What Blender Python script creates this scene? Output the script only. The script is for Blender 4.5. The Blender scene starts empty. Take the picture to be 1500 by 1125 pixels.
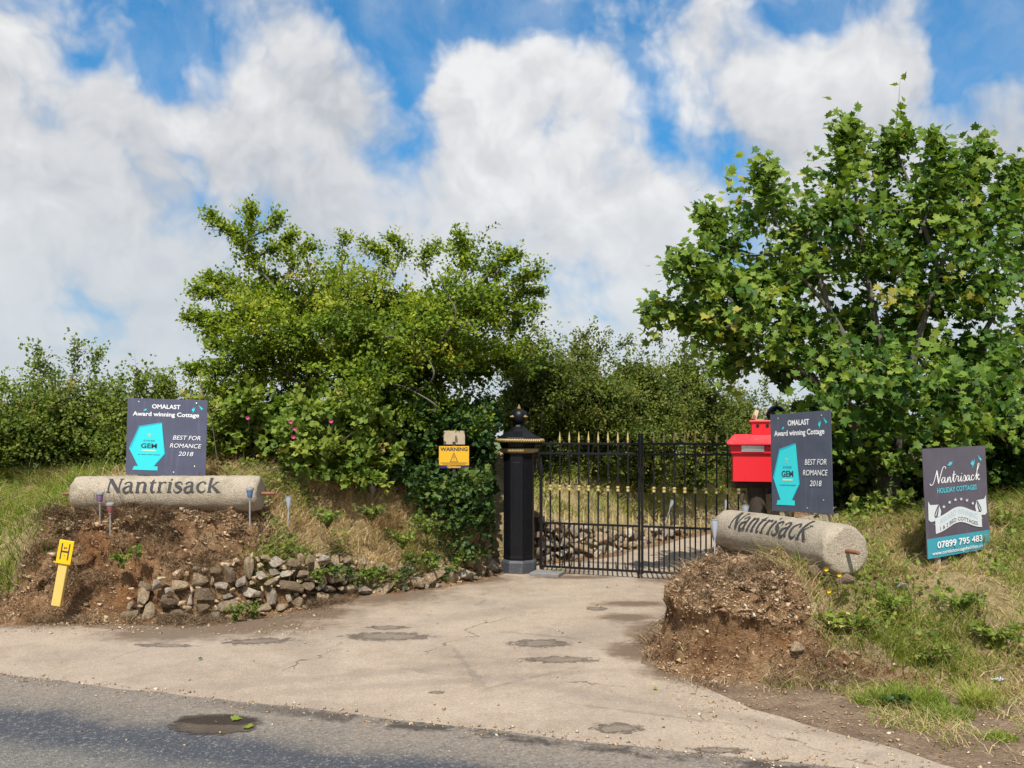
import bpy, bmesh, math, random
import numpy as np
from mathutils import Vector, Matrix
from mathutils.geometry import tessellate_polygon
R = math.radians
rng = np.random.default_rng(7); random.seed(7)
S = bpy.context.scene; COL = S.collection
# ------------------------------------------------------------------ camera
HC = 1.65; F = 1250.0; HOR = 640.0
cam = bpy.data.cameras.new('camera'); co = bpy.data.objects.new('camera', cam); COL.objects.link(co)
co.location = (0, 0, HC); co.rotation_euler = (R(90), 0, 0)
cam.sensor_width = 36; cam.lens = 30; cam.shift_y = (HOR - 562.5) / 1500; cam.clip_end = 2000; cam.clip_start = .05
S.camera = co
# ------------------------------------------------------------------ light
SUN_EL = R(54); SUN_DIR = Vector((-.10, -1, 0)).normalized() * math.cos(SUN_EL) + Vector((0, 0, math.sin(SUN_EL)))
sl = bpy.data.lights.new('sun', 'SUN'); sl.energy = 4.6; sl.angle = R(.5); sl.color = (1, .95, .87)
so = bpy.data.objects.new('sun', sl); COL.objects.link(so); so.rotation_euler = (-SUN_DIR).to_track_quat('-Z', 'Y').to_euler()
so.location = (0, -5, 20)
S.view_settings.view_transform = 'Standard'; S.view_settings.look = 'None'; S.view_settings.gamma = 1; S.view_settings.use_curve_mapping = False
S.view_settings.exposure = .35
S.cycles.max_bounces = 6; S.cycles.transparent_max_bounces = 4; S.cycles.caustics_reflective = False; S.cycles.caustics_refractive = False
S.cycles.use_denoising = True
W = bpy.data.worlds.new("World"); S.world = W; W.use_nodes = True

class NT:
    """tiny helper around a node tree"""
    def __init__(s, t): s.t = t; s.n = t.nodes; s.l = t.links
    def new(s, typ, **kw):
        nd = s.n.new(typ)
        for k, v in kw.items(): setattr(nd, k, v)
        return nd
    def put(s, sock, v):
        if hasattr(v, 'is_output') or hasattr(v, 'links'): s.l.new(v, sock)
        else: sock.default_value = v
    def m(s, op, a, b=0., c=0., clamp=False):
        nd = s.new('ShaderNodeMath', operation=op, use_clamp=clamp)
        for i, v in enumerate((a, b, c)): s.put(nd.inputs[i], v)
        return nd.outputs[0]
    def v(s, op, a, b=(0, 0, 0)):
        nd = s.new('ShaderNodeVectorMath', operation=op)
        s.put(nd.inputs[0], a)
        if op == 'SCALE': s.put(nd.inputs[3], b)
        else: s.put(nd.inputs[1], b)
        return nd.outputs[1] if op in ('DOT_PRODUCT', 'LENGTH', 'DISTANCE') else nd.outputs[0]
    def noise(s, vec, scale, detail=4, rough=.55, dist=0):
        nd = s.new('ShaderNodeTexNoise'); nd.inputs['Scale'].default_value = scale; nd.inputs['Detail'].default_value = detail
        nd.inputs['Roughness'].default_value = rough; nd.inputs['Distortion'].default_value = dist
        s.l.new(vec, nd.inputs['Vector']); return nd.outputs['Fac']
    def vor(s, vec, scale, feature='F1', out='Distance'):
        nd = s.new('ShaderNodeTexVoronoi', feature=feature); nd.inputs['Scale'].default_value = scale
        s.l.new(vec, nd.inputs['Vector']); return nd.outputs[out]
    def ss(s, x, a, b):
        nd = s.new('ShaderNodeMapRange', interpolation_type='SMOOTHSTEP')
        s.put(nd.inputs[0], x); nd.inputs[1].default_value = a; nd.inputs[2].default_value = b; return nd.outputs[0]
    def ramp(s, x, stops):
        nd = s.new('ShaderNodeValToRGB'); cr = nd.color_ramp
        while len(cr.elements) < len(stops): cr.elements.new(.5)
        for e, (p, c) in zip(cr.elements, stops): e.position = p; e.color = (*c, 1)
        s.put(nd.inputs[0], x); return nd.outputs[0]
    def mix(s, f, a, b, blend='MIX'):
        nd = s.new('ShaderNodeMix', data_type='RGBA', blend_type=blend)
        s.put(nd.inputs[0], f)
        for i, v in ((6, a), (7, b)):
            if isinstance(v, tuple): v = (*v, 1) if len(v) == 3 else v
            s.put(nd.inputs[i], v)
        return nd.outputs[2]
    def obj(s): return s.new('ShaderNodeTexCoord').outputs['Object']
    def sep(s, v):
        nd = s.new('ShaderNodeSeparateXYZ'); s.l.new(v, nd.inputs[0]); return nd.outputs
    def comb(s, x, y, z):
        nd = s.new('ShaderNodeCombineXYZ')
        for i, q in enumerate((x, y, z)): s.put(nd.inputs[i], q)
        return nd.outputs[0]
    def attr(s, name): return s.new('ShaderNodeAttribute', attribute_name=name).outputs['Fac']
    def bump(s, h, dist, strength=1):
        nd = s.new('ShaderNodeBump'); s.put(nd.inputs['Height'], h); nd.inputs['Distance'].default_value = dist
        nd.inputs['Strength'].default_value = strength; return nd.outputs[0]

# ------------------------------------------------------------------ sky with clouds (all by direction)
def build_world():
    t = NT(W.node_tree); t.n.clear()
    sky = t.new('ShaderNodeTexSky', sky_type='NISHITA'); sky.sun_disc = False
    sky.sun_elevation = SUN_EL; sky.sun_rotation = math.atan2(SUN_DIR.x, SUN_DIR.y); sky.altitude = 50; sky.air_density = 1.0; sky.dust_density = .6; sky.ozone_density = 2.5
    d = t.new('ShaderNodeTexCoord').outputs['Generated']
    x, y, z = t.sep(d)
    az = t.m('ARCTAN2', x, y); el = t.m('ARCSINE', z)
    p = t.comb(az, el, t.m('MULTIPLY', y, .3))
    # warp
    w1 = t.new('ShaderNodeTexNoise'); w1.inputs['Scale'].default_value = 7; w1.inputs['Detail'].default_value = 4; t.l.new(p, w1.inputs['Vector'])
    wp = t.v('ADD', p, t.v('SCALE', t.v('SUBTRACT', w1.outputs['Color'], (.5, .5, .5)), .095))
    n1 = t.noise(wp, 5.5, 10, .60)
    def puff(vec):
        nd = t.new('ShaderNodeTexVoronoi', feature='SMOOTH_F1', normalize=True, voronoi_dimensions='2D'); nd.inputs['Scale'].default_value = 9; nd.inputs['Detail'].default_value = 3; nd.inputs['Roughness'].default_value = .55; nd.inputs['Lacunarity'].default_value = 2.2; nd.inputs['Smoothness'].default_value = .35
        t.l.new(vec, nd.inputs['Vector']); return nd.outputs['Distance']
    pf = puff(wp); pf2 = puff(t.v('ADD', wp, (.010, .024, 0)))
    waz, wel, _ = t.sep(wp)
    bias = None
    # lobes of clear (-) and cloudy (+) sky, given as directions
    for (px, py, rx, ry, s) in [(220, 90, 50, 60, -.50), (280, 60, 60, 50, -.40), (110, 85, 40, 22, -.30), (560, 40, 55, 75, -.46), (540, 0, 80, 34, -.40), (600, 110, 24, 60, -.40), (640, 215, 22, 36, -.28), (262, 215, 30, 45, -.30),
                                (820, 20, 130, 45, -.42), (925, 100, 34, 50, -.36), (965, 190, 24, 60, -.34), (1450, 60, 90, 90, -.60), (1400, 130, 30, 60, -.25), (1230, 10, 90, 24, -.35), (1150, 10, 40, 30, -.28), (690, 10, 100, 24, -.28), (455, 235, 30, 20, -.22), (205, 430, 40, 40, -.16), (690, 270, 18, 40, -.15),
                                (40, 40, 90, 60, .20), (60, 250, 170, 130, .30), (140, 140, 50, 40, .34), (200, 190, 50, 40, .22), (380, 40, 60, 40, .12), (440, 100, 70, 70, .22), (500, 180, 70, 70, .25), (380, 210, 90, 60, .18), (690, 120, 65, 80, .32), (740, 230, 110, 110, .25), (870, 180, 50, 90, .22), (1050, 60, 70, 60, .24), (1130, 140, 110, 90, .24), (1290, 110, 80, 60, .26), (1200, 230, 150, 90, .22), (1480, 215, 60, 40, .3)]:
        a0 = math.atan2(px - 750, F); e0 = math.atan2(HOR - py, math.hypot(F, px - 750))
        k = 1 / (F * (1 + ((px - 750) / F) ** 2))
        u = t.m('MULTIPLY', t.m('SUBTRACT', waz, a0), 1 / (rx * k)); v = t.m('MULTIPLY', t.m('SUBTRACT', wel, e0), 1 / (ry * k))
        r2 = t.m('ADD', t.m('MULTIPLY', u, u), t.m('MULTIPLY', v, v))
        g = t.m('MULTIPLY', t.m('POWER', math.e, t.m('MULTIPLY', r2, -1)), s * (.84 if s < 0 else .95))
        bias = g if bias is None else t.m('ADD', bias, g)
    base = t.m('ADD', t.m('MULTIPLY', t.ss(el, .50, .0), .26), .02)
    dens = t.m('ADD', t.m('ADD', t.m('ADD', t.m('MULTIPLY', n1, 1.35), t.m('MULTIPLY', pf, -1.05)), .27), t.m('ADD', bias, base))
    cov = t.m('MAXIMUM', t.ss(dens, .36, .86), t.m('MULTIPLY', t.ss(t.m('ADD', n1, t.m('MULTIPLY', el, -.25)), .28, .58), .30))
    # lit tops, greyer bellies
    lit = t.m('ADD', t.m('MULTIPLY', t.m('SUBTRACT', pf2, pf), 2.6), .5, clamp=True)
    n3 = t.noise(wp, 2.8, 7, .55)
    sh = t.m('ADD', t.m('MULTIPLY', lit, .5), t.m('MULTIPLY', t.ss(n3, .38, .62), .5))
    cl = t.ramp(sh, [(.16, (5.3, 5.5, 5.85)), (.42, (6.5, 6.6, 6.8)), (.62, (7.2, 7.25, 7.35)), (.88, (8.5, 8.5, 8.5))])
    low = t.mix(t.m('MULTIPLY', t.ss(el, .34, .05), .75), cl, (6.2, 6.75, 7.2))
    skc = t.mix(1.0, sky.outputs[0], t.mix(t.ss(el, .40, .02), (.46, 1.31, 1.65), (.62, .84, 1.0)), 'MULTIPLY')
    c = t.mix(t.m('MULTIPLY', cov, .97), skc, low)
    bg = t.new('ShaderNodeBackground'); bg.inputs['Strength'].default_value = .082; t.l.new(c, bg.inputs['Color'])
    o = t.new('ShaderNodeOutputWorld'); t.l.new(bg.outputs[0], o.inputs[0])
build_world()

# ------------------------------------------------------------------ materials
def mat(name):
    m = bpy.data.materials.new(name); m.use_nodes = True; t = NT(m.node_tree); t.n.clear()
    b = t.new('ShaderNodeBsdfPrincipled'); o = t.new('ShaderNodeOutputMaterial'); t.l.new(b.outputs[0], o.inputs[0])
    t.b = b; t.o = o; return m, t
def paint(name, col, rough=.4, var=.12, scale=9, bump=0, metal=0, dirt=None, spec=.5):
    m, t = mat(name); p = t.obj(); n = t.noise(p, scale, 5)
    c2 = tuple(c * (1 - var) for c in col); c1 = tuple(min(1, c * (1 + var)) for c in col)
    c = t.mix(n, c1, c2)
    if dirt: c = t.mix(t.ss(t.noise(p, scale * 2.3, 6, .65), .56, .72), c, dirt)
    t.put(t.b.inputs['Base Color'], c); t.put(t.b.inputs['Roughness'], t.m('ADD', t.m('MULTIPLY', n, .2), rough - .1))
    t.b.inputs['Metallic'].default_value = metal; t.b.inputs['Specular IOR Level'].default_value = spec
    if bump: t.l.new(t.bump(t.noise(p, scale * 8, 4), bump), t.b.inputs['Normal'])
    return m
def leafmat(name, stops, trans=.35, rough=.45, tcol=None):
    m, t = mat(name); a = t.attr('tint'); c = t.ramp(a, stops)
    t.put(t.b.inputs['Base Color'], c); t.b.inputs['Roughness'].default_value = rough + .08; t.b.inputs['Specular IOR Level'].default_value = .2
    if trans:
        tr = t.new('ShaderNodeBsdfTranslucent'); t.l.new(t.mix(1, c, tcol or (1.25, 1.3, .5), 'MULTIPLY'), tr.inputs[0])
        mx = t.new('ShaderNodeMixShader'); mx.inputs[0].default_value = trans
        t.l.new(t.b.outputs[0], mx.inputs[1]); t.l.new(tr.outputs[0], mx.inputs[2]); t.l.new(mx.outputs[0], t.o.inputs[0])
    return m
M = {}
M['hawthorn'] = leafmat('hawthorn_leaf', [(0, (.018, .044, .006)), (.4, (.118, .186, .015)), (.7, (.250, .320, .026)), (.93, (.38, .39, .038)), (1, (.42, .33, .035))])
M['sycamore'] = leafmat('sycamore_leaf', [(0, (.016, .052, .012)), (.4, (.078, .160, .024)), (.72, (.180, .262, .036)), (.97, (.30, .34, .05)), (1, (.36, .32, .06))], trans=.36)
M['hedge'] = leafmat('hedge_leaf', [(0, (.045, .085, .016)), (.5, (.135, .190, .032)), (.85, (.24, .275, .045)), (1, (.30, .23, .08))])
M['far_hedge'] = leafmat('far_hedge_leaf', [(0, (.035, .066, .012)), (.5, (.120, .160, .026)), (.85, (.22, .235, .042)), (1, (.32, .21, .075))])
M['ivy'] = leafmat('ivy_leaf', [(0, (0.019, 0.052, 0.014)), (.6, (0.057, 0.109, 0.024)), (1, (0.135, 0.182, 0.036))], trans=.2, rough=.38)
M['bramble'] = leafmat('bramble_leaf', [(0, (0.061, 0.106, 0.019)), (.5, (0.155, 0.231, 0.036)), (.9, (0.284, 0.325, 0.054)), (1, (0.365, 0.275, 0.084))])
M['grass'] = leafmat('grass_blade', [(0, (.085, .140, .018)), (.5, (.235, .310, .040)), (.8, (.40, .41, .09)), (1, (.62, .50, .22))], trans=.36, tcol=(1.1, 1.1, .6))
M['dry'] = leafmat('dry_blade', [(0, (.44, .29, .15)), (.4, (.68, .50, .28)), (.8, (.80, .66, .42)), (1, (.46, .47, .16))], trans=.38, tcol=(1, .96, .85))
M['root'] = leafmat('root_fibre', [(0, (.11, .065, .035)), (.5, (.27, .175, .10)), (1, (.62, .48, .30))], trans=0, rough=.9)
M['chip'] = leafmat('stone_chip_mat', [(0, (.26, .15, .08)), (.6, (.50, .36, .22)), (1, (.72, .61, .46))], trans=0, rough=.9)

def bark(name, a, b):
    m, t = mat(name); p = t.obj(); n = t.noise(t.v('MULTIPLY', p, (1, 1, .3)), 40, 6, .6)
    t.put(t.b.inputs['Base Color'], t.mix(n, a, b)); t.b.inputs['Roughness'].default_value = .9
    t.l.new(t.bump(n, .01), t.b.inputs['Normal']); return m
M['bark'] = bark('grey_bark', (.06, .05, .04), (.19, .16, .13))
M['twig'] = bark('brown_twig', (.05, .035, .025), (.16, .12, .09))
M['log'] = bark('dark_log', (.02, .014, .010), (.075, .055, .04))
M['timber'] = paint('weathered_timber', (.36, .29, .19), .8, .25, 25, .002)
M['pale_timber'] = paint('pale_timber', (.62, .48, .30), .75, .2, 30, .001)
M['black'] = paint('black_gloss_paint', (.007, .007, .009), .38, .4, 14, .001, dirt=(.016, .016, .019), spec=.25)
M['blackiron'] = paint('black_iron', (.006, .006, .007), .5, .3, 20, 0, spec=.3)
M['plinth'] = paint('plinth_paint', (.055, .06, .07), .6, .35, 12, .001, dirt=(.14, .13, .12))
M['gold'] = paint('gold_paint', (.40, .29, .12), .45, .25, 30, .0006, .25, dirt=(.30, .22, .09))
M['palegold'] = paint('pale_gold_paint', (.50, .39, .15), .45, .2, 30, 0, .15)
M['red'] = paint('red_paint', (.64, .012, .020), .42, .10, 7, .0006, dirt=(.54, .011, .018))
M['redroof'] = paint('bright_red_roof', (.80, .045, .055), .42, .12, 8, .0006, dirt=(.80, .13, .13))  # brighter, pinker red than the body, for roof and chimney cap
M['silver'] = paint('brushed_silver', (.62, .60, .55), .35, .1, 30, 0, .6)
M['steel'] = paint('stake_steel', (.50, .49, .47), .35, .15, 40, 0, .7)
M['dark'] = paint('hole_disc_black', (.006, .006, .006), .9)
def board(name, col):
    m, t = mat(name); p = t.obj(); x, y, z = t.sep(p); n = t.noise(p, 3, 6, .65); st = t.noise(t.v('MULTIPLY', p, (26, 1.6, 1)), 1.0, 5, .6); low = t.ss(y, -.15, -.42)
    c = t.mix(t.m('MULTIPLY', t.ss(st, .52, .70), .22), col, tuple(min(1, v * 1.7 + .03) for v in col)); c = t.mix(t.m('MULTIPLY', t.ss(n, .48, .68), .22), c, tuple(v * .8 + .03 for v in col))  # pale streaks: board reflections and dirt both put into the colour
    spl = t.m('MULTIPLY', t.ss(t.vor(p, 60), .20, .10), t.m('MULTIPLY', low, t.ss(t.noise(p, 8, 3), .45, .6))); c = t.mix(t.m('MULTIPLY', spl, .6), c, (.20, .16, .12))
    t.put(t.b.inputs['Base Color'], c); t.put(t.b.inputs['Roughness'], t.m('ADD', t.m('MULTIPLY', st, .35), .16)); t.l.new(t.bump(t.noise(p, 2.2, 2), .02), t.b.inputs['Normal']); return m
M['navy'] = board('slate_blue_board', (.085, .089, .137)); M['navy_shaded'] = board('shaded_slate_board', (.070, .080, .114)); M['plum'] = board('plum_grey_board', (.088, .072, .100))  # second slate tone has the right board's shade put into its colour
M['teal'] = paint('turquoise_print', (.035, .62, .66), .45, .05, 6)
M['teal_dk'] = paint('deep_turquoise_print', (.02, .40, .52), .45, .05, 6)
M['teal_band'] = paint('teal_band', (.045, .30, .38), .4, .06, 4)
M['teal_txt'] = paint('teal_letter', (.07, .50, .60), .45, .05, 6)
M['white'] = paint('white_print', (.80, .80, .80), .5, .04, 8)
M['offwhite'] = paint('faded_white_print', (.60, .62, .63), .5, .07, 8)
M['fadedblue'] = paint('faded_blue_print', (.36, .47, .53), .5, .1, 8)
M['ink'] = paint('dark_ink', (.03, .035, .05), .5, .1, 8)
M['greyink'] = paint('grey_teal_ink', (.03, .20, .25), .5, .1, 8)
M['cream'] = paint('cream_print', (.50, .72, .48), .5, .05, 8)
M['yellow'] = paint('yellow_plate', (.86, .50, .006), .45, .08, 9, 0, dirt=(.70, .42, .02))
M['paleyellow'] = paint('pale_yellow_post', (.66, .47, .12), .7, .15, 14, .001, dirt=(.50, .38, .15))
M['amber'] = paint('amber_plate', (.70, .38, .01), .5, .1, 9)
M['indigo'] = paint('indigo_band', (.02, .016, .07), .5, .1, 9)
M['backing'] = paint('tan_board', (.42, .33, .23), .7, .2, 14)
M['carve'] = paint('carved_dark_letter', (.035, .035, .038), .85, .5, 60, 0, dirt=(.13, .12, .10))
M['carve_soft'] = M['carve']
M['rust'] = paint('rusty_iron', (.22, .095, .05), .85, .4, 30, .001)
M['slate'] = paint('slate_paving', (.20, .19, .18), .8, .25, 12, .002)
M['litter'] = paint('litter_film', (.55, .60, .68), .3, .25, 30)
M['pink'] = paint('pink_petal', (.62, .09, .25), .6, .15, 30)
M['petal'] = paint('yellow_petal', (.85, .55, .01), .6, .08, 40)
M['umbel'] = paint('cream_umbel', (.62, .62, .48), .8, .15, 60)
def frosted(name, col):
    m, t = mat(name); t.b.inputs['Base Color'].default_value = (*col, 1); t.b.inputs['Roughness'].default_value = .45
    tr = t.new('ShaderNodeBsdfTranslucent'); tr.inputs[0].default_value = (*col, 1); mx = t.new('ShaderNodeMixShader'); mx.inputs[0].default_value = .4
    t.l.new(t.b.outputs[0], mx.inputs[1]); t.l.new(tr.outputs[0], mx.inputs[2]); t.l.new(mx.outputs[0], t.o.inputs[0]); return m
M['frost'] = frosted('frosted_plastic', (.62, .66, .74)); M['lilac'] = frosted('lilac_plastic', (.40, .26, .48)); M['rosy'] = frosted('rosy_plastic', (.55, .20, .22)); M['bluep'] = frosted('blue_plastic', (.20, .34, .62))

def granite():
    m, t = mat('granite'); p = t.obj()
    sp = t.noise(p, 150, 3, .7); sp2 = t.noise(p, 60, 4, .6); big = t.noise(p, 5, 5, .6)
    c = t.ramp(sp, [(.30, (.09, .076, .058)), (.42, (.30, .25, .185)), (.55, (.44, .37, .28)), (.75, (.62, .54, .43))])
    c = t.mix(t.ss(sp2, .50, .72), c, (.42, .33, .23)); c = t.mix(t.m('MULTIPLY', t.ss(big, .46, .68), .75), c, (.24, .205, .14))
    pits = t.ss(t.vor(p, 42), .16, .07); pits = t.m('MULTIPLY', pits, t.ss(t.noise(p, 7, 2), .50, .64))
    c = t.mix(pits, c, (.10, .085, .075)); c = t.mix(t.m('MULTIPLY', t.ss(t.noise(p, 11, 5, .7), .60, .72), .6), c, (.50, .49, .40))
    t.put(t.b.inputs['Base Color'], c); t.b.inputs['Roughness'].default_value = .9
    t.l.new(t.bump(t.m('SUBTRACT', t.m('ADD', sp, t.m('MULTIPLY', sp2, 1.5)), t.m('MULTIPLY', pits, 1.5)), .006), t.b.inputs['Normal']); return m
M['granite'] = granite()
def stone(name, a, b, c3):
    m, t = mat(name); p = t.new('ShaderNodeTexCoord').outputs['Object']
    r = t.new('ShaderNodeObjectInfo').outputs['Random']
    q = t.v('ADD', p, t.comb(t.m('MULTIPLY', r, 9), t.m('MULTIPLY', r, 23), r))
    n = t.noise(q, 2.2, 7, .65); n2 = t.noise(q, 9, 6, .7)
    c = t.mix(t.ss(n, .35, .65), a, b); c = t.mix(t.ss(n2, .52, .68), c, c3); c = t.mix(t.m('MULTIPLY', t.ss(t.noise(q, 4, 4), .55, .68), .55), c, (.24, .15, .085))
    c = t.mix(.6, c, t.mix(1, c, t.ramp(r, [(0, (.65, .58, .5)), (.5, (1.1, 1.05, 1)), (1, (1.6, 1.55, 1.45))]), 'MULTIPLY'))
    t.put(t.b.inputs['Base Color'], c); t.b.inputs['Roughness'].default_value = .9
    t.l.new(t.bump(t.m('ADD', n, n2), .08), t.b.inputs['Normal']); return m
M['stone'] = stone('wall_stone', (.70, .54, .36), (.50, .37, .23), (.80, .69, .53))
M['stone_pale'] = stone('pale_quartz_stone', (.80, .72, .60), (.62, .51, .38), (.86, .82, .74))
M['stone_slate'] = stone('brown_slate_stone', (.42, .31, .20), (.30, .215, .135), (.54, .43, .30))

def bankmat():
    m, t = mat('bank_earth'); p = t.obj(); cov = t.attr('cover')
    n = t.noise(p, 3.2, 7, .65); n2 = t.noise(p, 22, 6, .7); n3 = t.noise(p, 90, 4, .7)
    soil = t.ramp(t.m('ADD', t.m('MULTIPLY', n, .55), t.m('MULTIPLY', n2, .45)), [(.33, (.070, .036, .018)), (.42, (.20, .105, .050)), (.52, (.38, .225, .115)), (.64, (.56, .38, .21))])
    soil = t.mix(t.m('MULTIPLY', t.ss(t.noise(p, 1.7, 4), .50, .66), .5), soil, (.40, .18, .065))
    v = t.vor(p, 38); sp = t.m('MULTIPLY', t.ss(v, .22, .12), t.ss(t.noise(p, 13, 3), .44, .58))
    soil = t.mix(t.m('MULTIPLY', sp, .75), soil, (.48, .38, .27))
    th = t.ramp(t.m('ADD', t.m('MULTIPLY', n, .5), t.m('MULTIPLY', n2, .5)), [(.36, (.20, .155, .065)), (.5, (.44, .335, .165)), (.64, (.62, .48, .27))])
    t.put(t.b.inputs['Base Color'], t.mix(t.ss(t.m('ADD', cov, t.m('MULTIPLY', t.m('SUBTRACT', n2, .5), .9)), .35, .65), soil, th)); t.b.inputs['Roughness'].default_value = .95
    t.b.inputs['Specular IOR Level'].default_value = .15
    t.l.new(t.bump(t.m('ADD', t.m('MULTIPLY', n2, 1.4), t.m('MULTIPLY', n3, .7)), .05), t.b.inputs['Normal']); return m
M['bank'] = bankmat()
M['core'] = paint('dark_packed_earth', (.075, .045, .026), .95, .5, 18, .01, dirt=(.16, .10, .055), spec=.1)

ROADN = Vector((.306, .952, 0)); ROADW = 4.53
def stain(t, p, lst, edge=.25, nz=None):
    """union of noisy ellipses in ground coordinates"""
    out = None; x, y, _ = t.sep(p)
    for (cx, cy, rx, ry, a) in lst:
        dx = t.m('SUBTRACT', x, cx); dy = t.m('SUBTRACT', y, cy); ca, sa = math.cos(a), math.sin(a)
        u = t.m('MULTIPLY', t.m('ADD', t.m('MULTIPLY', dx, ca), t.m('MULTIPLY', dy, sa)), 1 / rx)
        v = t.m('MULTIPLY', t.m('SUBTRACT', t.m('MULTIPLY', dy, ca), t.m('MULTIPLY', dx, sa)), 1 / ry)
        r = t.m('SQRT', t.m('ADD', t.m('MULTIPLY', u, u), t.m('MULTIPLY', v, v)))
        out = r if out is None else t.m('MINIMUM', out, r)
    return t.ss(t.m('ADD', out, nz), 1 + edge, 1 - edge)
def G(px, py):
    Y = F * HC / (py - HOR); return ((px - 750) * Y / F, Y)
def E(px, py, wpx, hpx, rot=0):
    x, y = G(px, py); return (x, y, wpx * y / F, hpx * y * y / (F * HC), rot)
def drivemat():
    m, t = mat('worn_concrete_drive'); p = t.obj()
    big = t.noise(p, .9, 5, .6); mid = t.noise(p, 6, 6, .65); fine = t.noise(p, 62, 4, .8); grit = t.vor(p, 170)
    c = t.ramp(t.m('ADD', t.m('MULTIPLY', big, .6), t.m('MULTIPLY', mid, .4)), [(.32, (.285, .220, .162)), (.5, (.415, .326, .245)), (.66, (.475, .382, .292))])
    c = t.mix(t.m('MULTIPLY', t.ss(fine, .48, .68), .55), c, (.22, .175, .135)); c = t.mix(t.m('MULTIPLY', t.ss(fine, .44, .32), .6), c, (.70, .58, .46))
    c = t.mix(t.m('MULTIPLY', t.ss(t.noise(t.v('MULTIPLY', p, (1.2, .5, 1)), 1.6, 6, .7), .54, .66), .32), c, (.22, .195, .17))
    nz = t.m('MULTIPLY', t.m('SUBTRACT', t.noise(p, 7, 6, .7), .5), 1.7)
    soil = stain(t, p, [E(330, 914, 150, 20), E(245, 927, 90, 13), E(60, 908, 160, 12), E(450, 899, 70, 11, .3), E(560, 872, 90, 13, .5), E(935, 955, 45, 14), E(920, 905, 40, 6), E(960, 930, 40, 20), E(1000, 985, 60, 12),
                        E(930, 885, 50, 4), E(1000, 850, 60, 6), E(800, 838, 60, 4), E(690, 850, 60, 6, .4), E(840, 846, 60, 2.5)], .45, nz)
    c = t.mix(t.m('MULTIPLY', soil, .9), c, (.145, .098, .062))  # soil stains, with shade stripes left of the right mound painted in
    nz2 = t.m('MULTIPLY', t.m('SUBTRACT', t.noise(p, 14, 7, .8), .5), 3.6)
    patch = stain(t, p, [E(570, 933, 50, 5), E(568, 920, 24, 2.5), E(790, 943, 36, 5), E(378, 940, 40, 3.5, .12), E(820, 967, 44, 4), E(873, 892, 13, 2.5), E(240, 946, 35, 2, -.1), E(905, 1068, 30, 6), E(640, 1015, 9, 2), E(1050, 1100, 35, 4)], .3, nz2)
    c = t.mix(t.m('MULTIPLY', patch, .58), c, (.115, .092, .070))
    track = stain(t, p, [E(560, 985, 300, 5, .30), E(640, 1000, 260, 4, .24), E(820, 1010, 240, 5, -.5), E(450, 960, 30, 40, .5), E(700, 900, 160, 5, .7), E(860, 930, 120, 12, .9), E(1120, 1060, 190, 6, -.55)], .8, t.m('MULTIPLY', nz, 1.3))
    c = t.mix(t.m('MULTIPLY', track, .26), c, (.14, .115, .095))
    spk = t.m('MULTIPLY', t.ss(t.vor(p, 9), .10, .06), t.ss(t.noise(p, 2.0, 3), .48, .58)); c = t.mix(t.m('MULTIPLY', spk, .7), c, (.10, .08, .06))
    c = t.mix(t.m('MULTIPLY', t.ss(t.noise(p, .55, 4, .6), .44, .62), .20), c, (.24, .205, .175))
    wv = t.v('ADD', p, t.v('SCALE', t.v('SUBTRACT', t.comb(t.noise(p, 2.5, 5), t.noise(t.v('ADD', p, (7, 3, 1)), 2.5, 5), 0.), (.5, .5, .5)), .55))
    ln_ = None
    for (ax, ay, bx, by) in [(415, 985, 500, 938), (1010, 1045, 1290, 1120), (620, 960, 735, 905), (820, 1000, 905, 1000)]:
        A = G(ax, ay); B = G(bx, by); dx, dy = B[0] - A[0], B[1] - A[1]; L = math.hypot(dx, dy); q = t.v('SUBTRACT', wv, (A[0], A[1], 0)); al = t.v('DOT_PRODUCT', q, (dx / L, dy / L, 0)); ac = t.m('ABSOLUTE', t.v('DOT_PRODUCT', q, (-dy / L, dx / L, 0)))
        k_ = t.m('MULTIPLY', t.ss(ac, .014, .003), t.m('MULTIPLY', t.ss(al, -.1, .1), t.ss(al, L + .1, L - .1))); ln_ = k_ if ln_ is None else t.m('MAXIMUM', ln_, k_)
    c = t.mix(t.m('MULTIPLY', ln_, t.m('MULTIPLY', t.ss(mid, .38, .55), .75)), c, (.09, .072, .056))
    # hairline cracks
    cr = t.vor(t.v('ADD', p, t.v('SCALE', t.new('ShaderNodeTexNoise').outputs['Color'], .0)), .55, 'DISTANCE_TO_EDGE')
    crk = t.m('MULTIPLY', t.ss(t.m('ADD', cr, t.m('MULTIPLY', t.m('SUBTRACT', mid, .5), .06)), .012, .003), t.ss(t.noise(p, 1.1, 2), .48, .6))
    c = t.mix(t.m('MULTIPLY', crk, .28), c, (.12, .10, .08))
    t.put(t.b.inputs['Base Color'], c); t.b.inputs['Roughness'].default_value = .92; t.b.inputs['Specular IOR Level'].default_value = .2
    t.l.new(t.bump(t.m('ADD', t.m('ADD', t.m('MULTIPLY', fine, .5), t.m('MULTIPLY', grit, .4)), t.m('SUBTRACT', t.m('MULTIPLY', mid, 1.0), t.m('MULTIPLY', patch, 1.2))), .010), t.b.inputs['Normal']); return m
M['drive'] = drivemat()
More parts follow.
